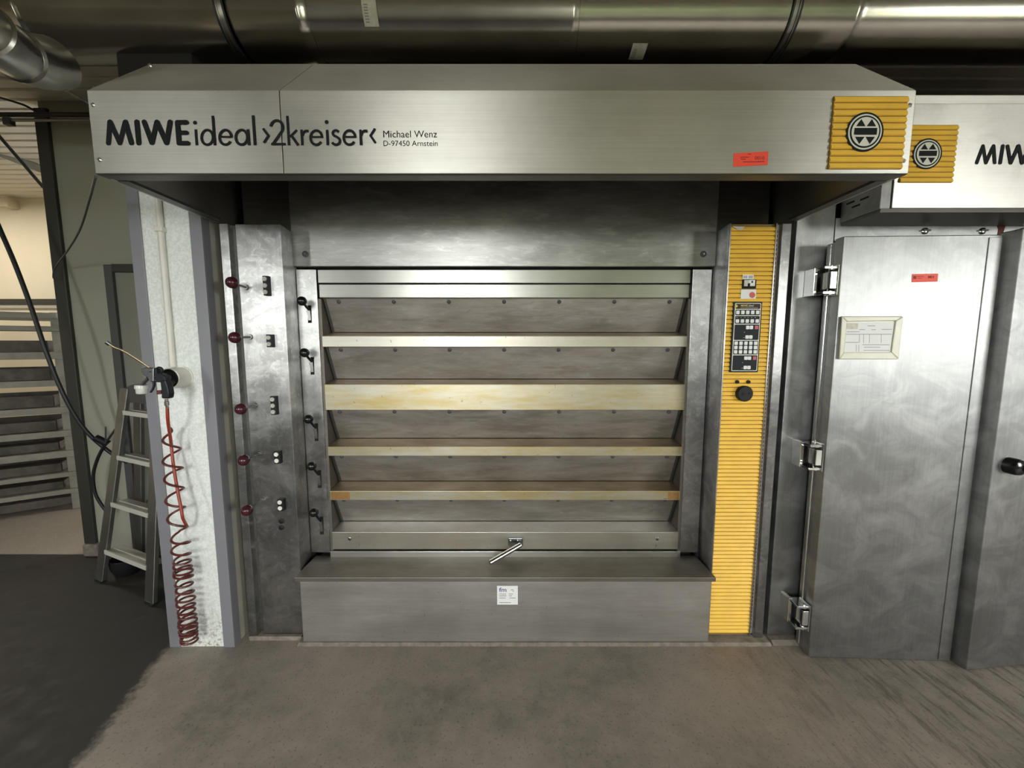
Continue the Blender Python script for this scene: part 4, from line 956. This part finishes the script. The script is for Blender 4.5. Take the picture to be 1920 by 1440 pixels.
for yl in (775, 857.5, 941, 1024):
    t = None
    zt_ = P(220, yl, 2.4).z
    f_ = (zt_ - LB.z) / (LT.z - LB.z); a = LB.lerp(LT, f_) + side * 0.034; b = RB.lerp(RT, f_) - side * 0.034
    st_ = bar(a + fwd * -0.03, b + fwd * -0.03, Vector((0, 0, 0.011)), fwd * 0.042, 'ladder_step', 'alu_step', lad)
    for o_ in (0.010, -0.028):
        bar(a + fwd * o_ + Vector((0, 0, 0.0125)), b + fwd * o_ + Vector((0, 0, 0.0125)), Vector((0, 0, 0.002)), fwd * 0.004, 'step_tread', 'step_edge', st_, 0.0)
    bar(a + fwd * 0.0135, b + fwd * 0.0135, Vector((0, 0, 0.012)), fwd * 0.0016, 'step_nosing', 'step_edge', st_, 0.0)
# rear legs and platform
for b_, t_ in ((LB + side * 0.07, LT + side * 0.03), (RB - side * 0.07, RT - side * 0.03)):
    bk = Vector((0.03, 0.22, 0)); ax = (t_ - b_).normalized()
    rl = bar(b_ + bk * 0.9 + Vector((0, 0, 0.02)), t_ - fwd * 0.05, side * 0.042, fwd * 0.011, 'rear_leg', 'aluminium', lad)
bar(LB.lerp(LT, 0.35) + Vector((0.08, 0.17, 0)), RB.lerp(RT, 0.35) + Vector((-0.02, 0.17, 0)), Vector((0, 0, 0.02)), fwd * 0.006, 'rear_crossbar', 'aluminium', lad)
pm_ = [LT + side * -0.02 + Vector((0, 0, -0.03))]
cc = (LT + RT) / 2 + Vector((0, 0, -0.02)); hw = (RT - LT).length / 2 + 0.015
arcp = [cc + side * (-hw * math.cos(math.pi * i / 14)) + Vector((0, 0, 0.055 * math.sin(math.pi * i / 14))) for i in range(15)]
MB().prism([cc - side * hw + Vector((0, 0, -0.07))] + arcp + [cc + side * hw + Vector((0, 0, -0.07))], -fwd * 0.05).build('top_cap', 'lead_grey', lad, bevel=0.006)
# dark bucket behind the ladder
bc_ = PF(240, 1074)
bk_ = thing('bucket', 'small dark bucket standing behind the step ladder', 'bucket', bc_)
MB().lathe(bc_, (0, 0, 1), [(0, 0.055), (0.006, 0.062), (0.06, 0.082), (0.11, 0.085), (0.112, 0.080), (0.02, 0.06), (0.02, 0.001)], 26).build('bucket_shell', 'black_plastic', bk_, smooth=True)
MB().tube([bc_ + Vector((0.085 * math.cos(t), 0.02 - 0.02 * math.sin(t), 0.10 + 0.05 * math.sin(t))) for t in [math.pi * i / 12 for i in range(13)]], 0.003, 8).build('bucket_handle', 'gun_metal', bk_, smooth=True)
# black hose in front of the doorway, with coupling
YHs = 2.40
h1 = MB().tube(spline([P(-112, 150, YHs), P(-70, 262, YHs), P(-30, 360, YHs), P(0, 430, YHs), P(28, 495, YHs), P(58, 575, YHs), P(85, 655, YHs), P(108, 715, YHs + 0.02), P(135, 770, YHs + 0.05), P(165, 812, YHs + 0.09), P(205, 847, YHs + 0.14), P(240, 868, YHs + 0.18)], 8), 0.0115, 12)
hz = thing('black_hose', 'thick black rubber hose hanging across the doorway to the ladder', 'hose', P(205, 847, YHs + 0.14))
h1.build('hose', 'rubber', hz, smooth=True)
MB().cyl(P(178, 820, YHs + 0.09), P(203, 832, YHs + 0.12), 0.021, 14).build('coupling', 'black_plastic', hz, smooth=True)
MB().tube([P(198, 800, YHs + 0.1), P(198, 832, YHs + 0.1)], 0.004, 8).build('valve_lever', 'gun_metal', hz, smooth=True)
MB().tube([P(197, 832, YHs + 0.1), P(216, 805, YHs + 0.1)], 0.0065, 8).build('valve_arm', 'gun_metal', hz, smooth=True)
MB().tube(spline([P(196, 835, YHs + 0.11), P(183, 860, YHs + 0.12), P(175, 890, YHs + 0.13), P(178, 922, YHs + 0.14), P(188, 943, YHs + 0.15), P(205, 965, YHs + 0.16)], 8), 0.0095, 12).build('drop_hose', 'rubber', hz, smooth=True)
# thin cord from the hood corner to the partition edge
cpts = spline([P(179, 331, 1.40), P(168, 372, 1.75), P(150, 430, 2.1), P(128, 468, 2.35), P(108, 495, 2.55), P(101, 508, 2.58), P(100, 520, 2.59), P(103, 524, 2.59)], 8)
tag(MB().tube(cpts, 0.0045, 8).build('hanging_cord', 'lead_grey', None, smooth=True), 'thin grey cord sagging from the hood corner to the partition edge', 'cord')
cpts = spline([P(112, 165, 1.9), P(135, 176, 1.75), P(160, 190, 1.5), P(171, 197, 1.36)], 6)
tag(MB().tube(cpts, 0.003, 8).build('cord', 'lead_grey', None, smooth=True), 'short thin cord between the duct elbow and the hood corner', 'cord')
# pipes under the ceiling at the left
yp_ = 2.5
tag(MB().cyl((-5.2, yp_, PZ(215, yp_)), (-1.72, yp_, PZ(215, yp_)), 0.013, 14).build('black_pipe', 'rubber', None, smooth=True), 'black pipe running below the ceiling at the left', 'pipe')
gpz = PZ(225.5, yp_)
gp_ = thing('grey_pipe', 'thinner grey pipe just below the black pipe at the left', 'pipe', (-3.4, yp_, gpz))
MB().cyl((-5.2, yp_, gpz), (-1.72, yp_, gpz), 0.009, 12).build('pipe', 'duct_clamp', gp_, smooth=True)
MB().box(PX(9, 222, yp_), PX(23, 222, yp_), yp_ - 0.016, yp_ + 0.016, gpz - 0.03, gpz + 0.012).build('pipe_clip', 'lead_grey', gp_, bevel=0.004)
tag(MB().tube(spline([P(-40, 172, 2.3), P(0, 183, 2.35), P(30, 192, 2.42), P(45, 197, 2.46), P(62, 206, 2.55), P(68, 209, 2.62)], 6), 0.006, 8).build('ceiling_cable', 'lead_grey', None, smooth=True), 'grey cable slung below the ceiling to the dark edge profile', 'cable')
p0, p1 = P(-60, 262, 3.25), P(110, 330, 3.6)
bm_ = bar(p0, p1, Vector((0, 0, 0.03)), Vector((0.01, 0.03, 0)), 'ceiling_beam', 'rack_wood', None); tag(bm_, 'brown slanting bar below the annex ceiling', 'beam')
tag(MB().tube([P(-30, 222, 2.9), P(82, 352, 3.1)], 0.011, 10).build('black_rod', 'rubber', None, smooth=True), 'straight black rod slanting below the annex ceiling', 'rod')
o = MB().box(PX(2, 378, YFAR - 0.08), PX(18, 378, YFAR - 0.08), YFAR - 0.1, YFAR, PZ(387, YFAR - 0.1), PZ(371, YFAR - 0.1)).build('junction_box', 'cream_wall', None, bevel=0.006); tag(o, 'small cream junction box high on the cream wall', 'box')

# ---- tray rack seen through the doorway
rk = thing('tray_rack', 'wooden bakery rack with many trays seen through the doorway', 'rack', PF(150, 955))
R0 = PF(150, 953); u_ = Vector((-0.84, -0.545, 0)).normalized(); v_ = Vector((u_.y, -u_.x, 0)); v_ = v_ if v_.y > 0 else -v_
LEN, DEP = 1.5, 0.55
def rz(py): return P(130, py, R0.y).z
def rbox(a0, a1, b0, b1, z0, z1, name, mat, bevel=0.003, parent=rk):
    return MB().obox(R0 + u_ * a0 + v_ * b0 + Vector((0, 0, z0)), u_ * (a1 - a0), v_ * (b1 - b0), Vector((0, 0, z1 - z0))).build(name, mat, parent, bevel=bevel)
ztop = rz(586)
for a in (0.0, LEN - 0.05):
    for b in (0.0, DEP - 0.05): rbox(a, a + 0.05, b + 0.012, b + 0.052, 0.0, ztop, 'rack_post', 'rack_wood')
rbox(-0.0, LEN, -0.012, 0.02, rz(598), rz(587), 'top_rail', 'rack_wood'); rbox(-0.0, LEN, DEP - 0.02, DEP + 0.012, rz(598), rz(587), 'top_rail', 'rack_wood')
rbox(-0.006, 0.03, 0.0, DEP, rz(622), rz(608), 'side_rail', 'rack_wood')
shelf = [(612, 621), (660, 673), (712, 723), (762, 773), (806, 817), (843, 855), (883, 891), (914, 922)]
for i, (ya_, yb2) in enumerate(shelf):
    sh = rbox(-0.03, LEN, -0.02, 0.012, rz(yb2), rz(ya_), 'shelf_edge', 'rack_wood')
    rbox(0.0, LEN, 0.012, DEP, rz(yb2) + 0.006, rz(ya_) - 0.004, 'shelf_board', 'rack_wood', 0, sh)
for i, (ya_, yb2) in enumerate(shelf[:-1]):
    zlo, zhi = rz(ya_), rz(shelf[i + 1][1]) if False else rz(shelf[i][0])
    nz = rz(shelf[i + 1][0]); gap = rz(yb2) - nz
    if gap > 0.06:
        tr_ = MB(); a0, a1 = 0.10, LEN - 0.05; b0, b1 = 0.05, DEP - 0.03; z0 = nz + 0.002; z1 = nz + gap * 0.55; t = 0.012
        for (p, q, r, s, zz0, zz1) in ((a0, a1, b0, b1, z0, z0 + t), (a0, a1, b0, b0 + t, z0 + t, z1), (a0, a1, b1 - t, b1, z0 + t, z1), (a0, a0 + t, b0 + t, b1 - t, z0 + t, z1), (a1 - t, a1, b0 + t, b1 - t, z0 + t, z1)):
            tr_.obox(R0 + u_ * p + v_ * r + Vector((0, 0, zz0)), u_ * (q - p), v_ * (s - r), Vector((0, 0, zz1 - zz0)))
        o = tr_.build('baking_tray', 'rack_cloth', None)
        tag(o, '%s dark baking tray counted from the top in the wooden rack' % ('first', 'second', 'third', 'fourth', 'fifth', 'sixth', 'seventh')[i], 'tray', 'dark trays in the rack')
rbox(0.0, LEN, 0.02, DEP, 0.05, 0.12, 'base_board', 'rack_cloth')
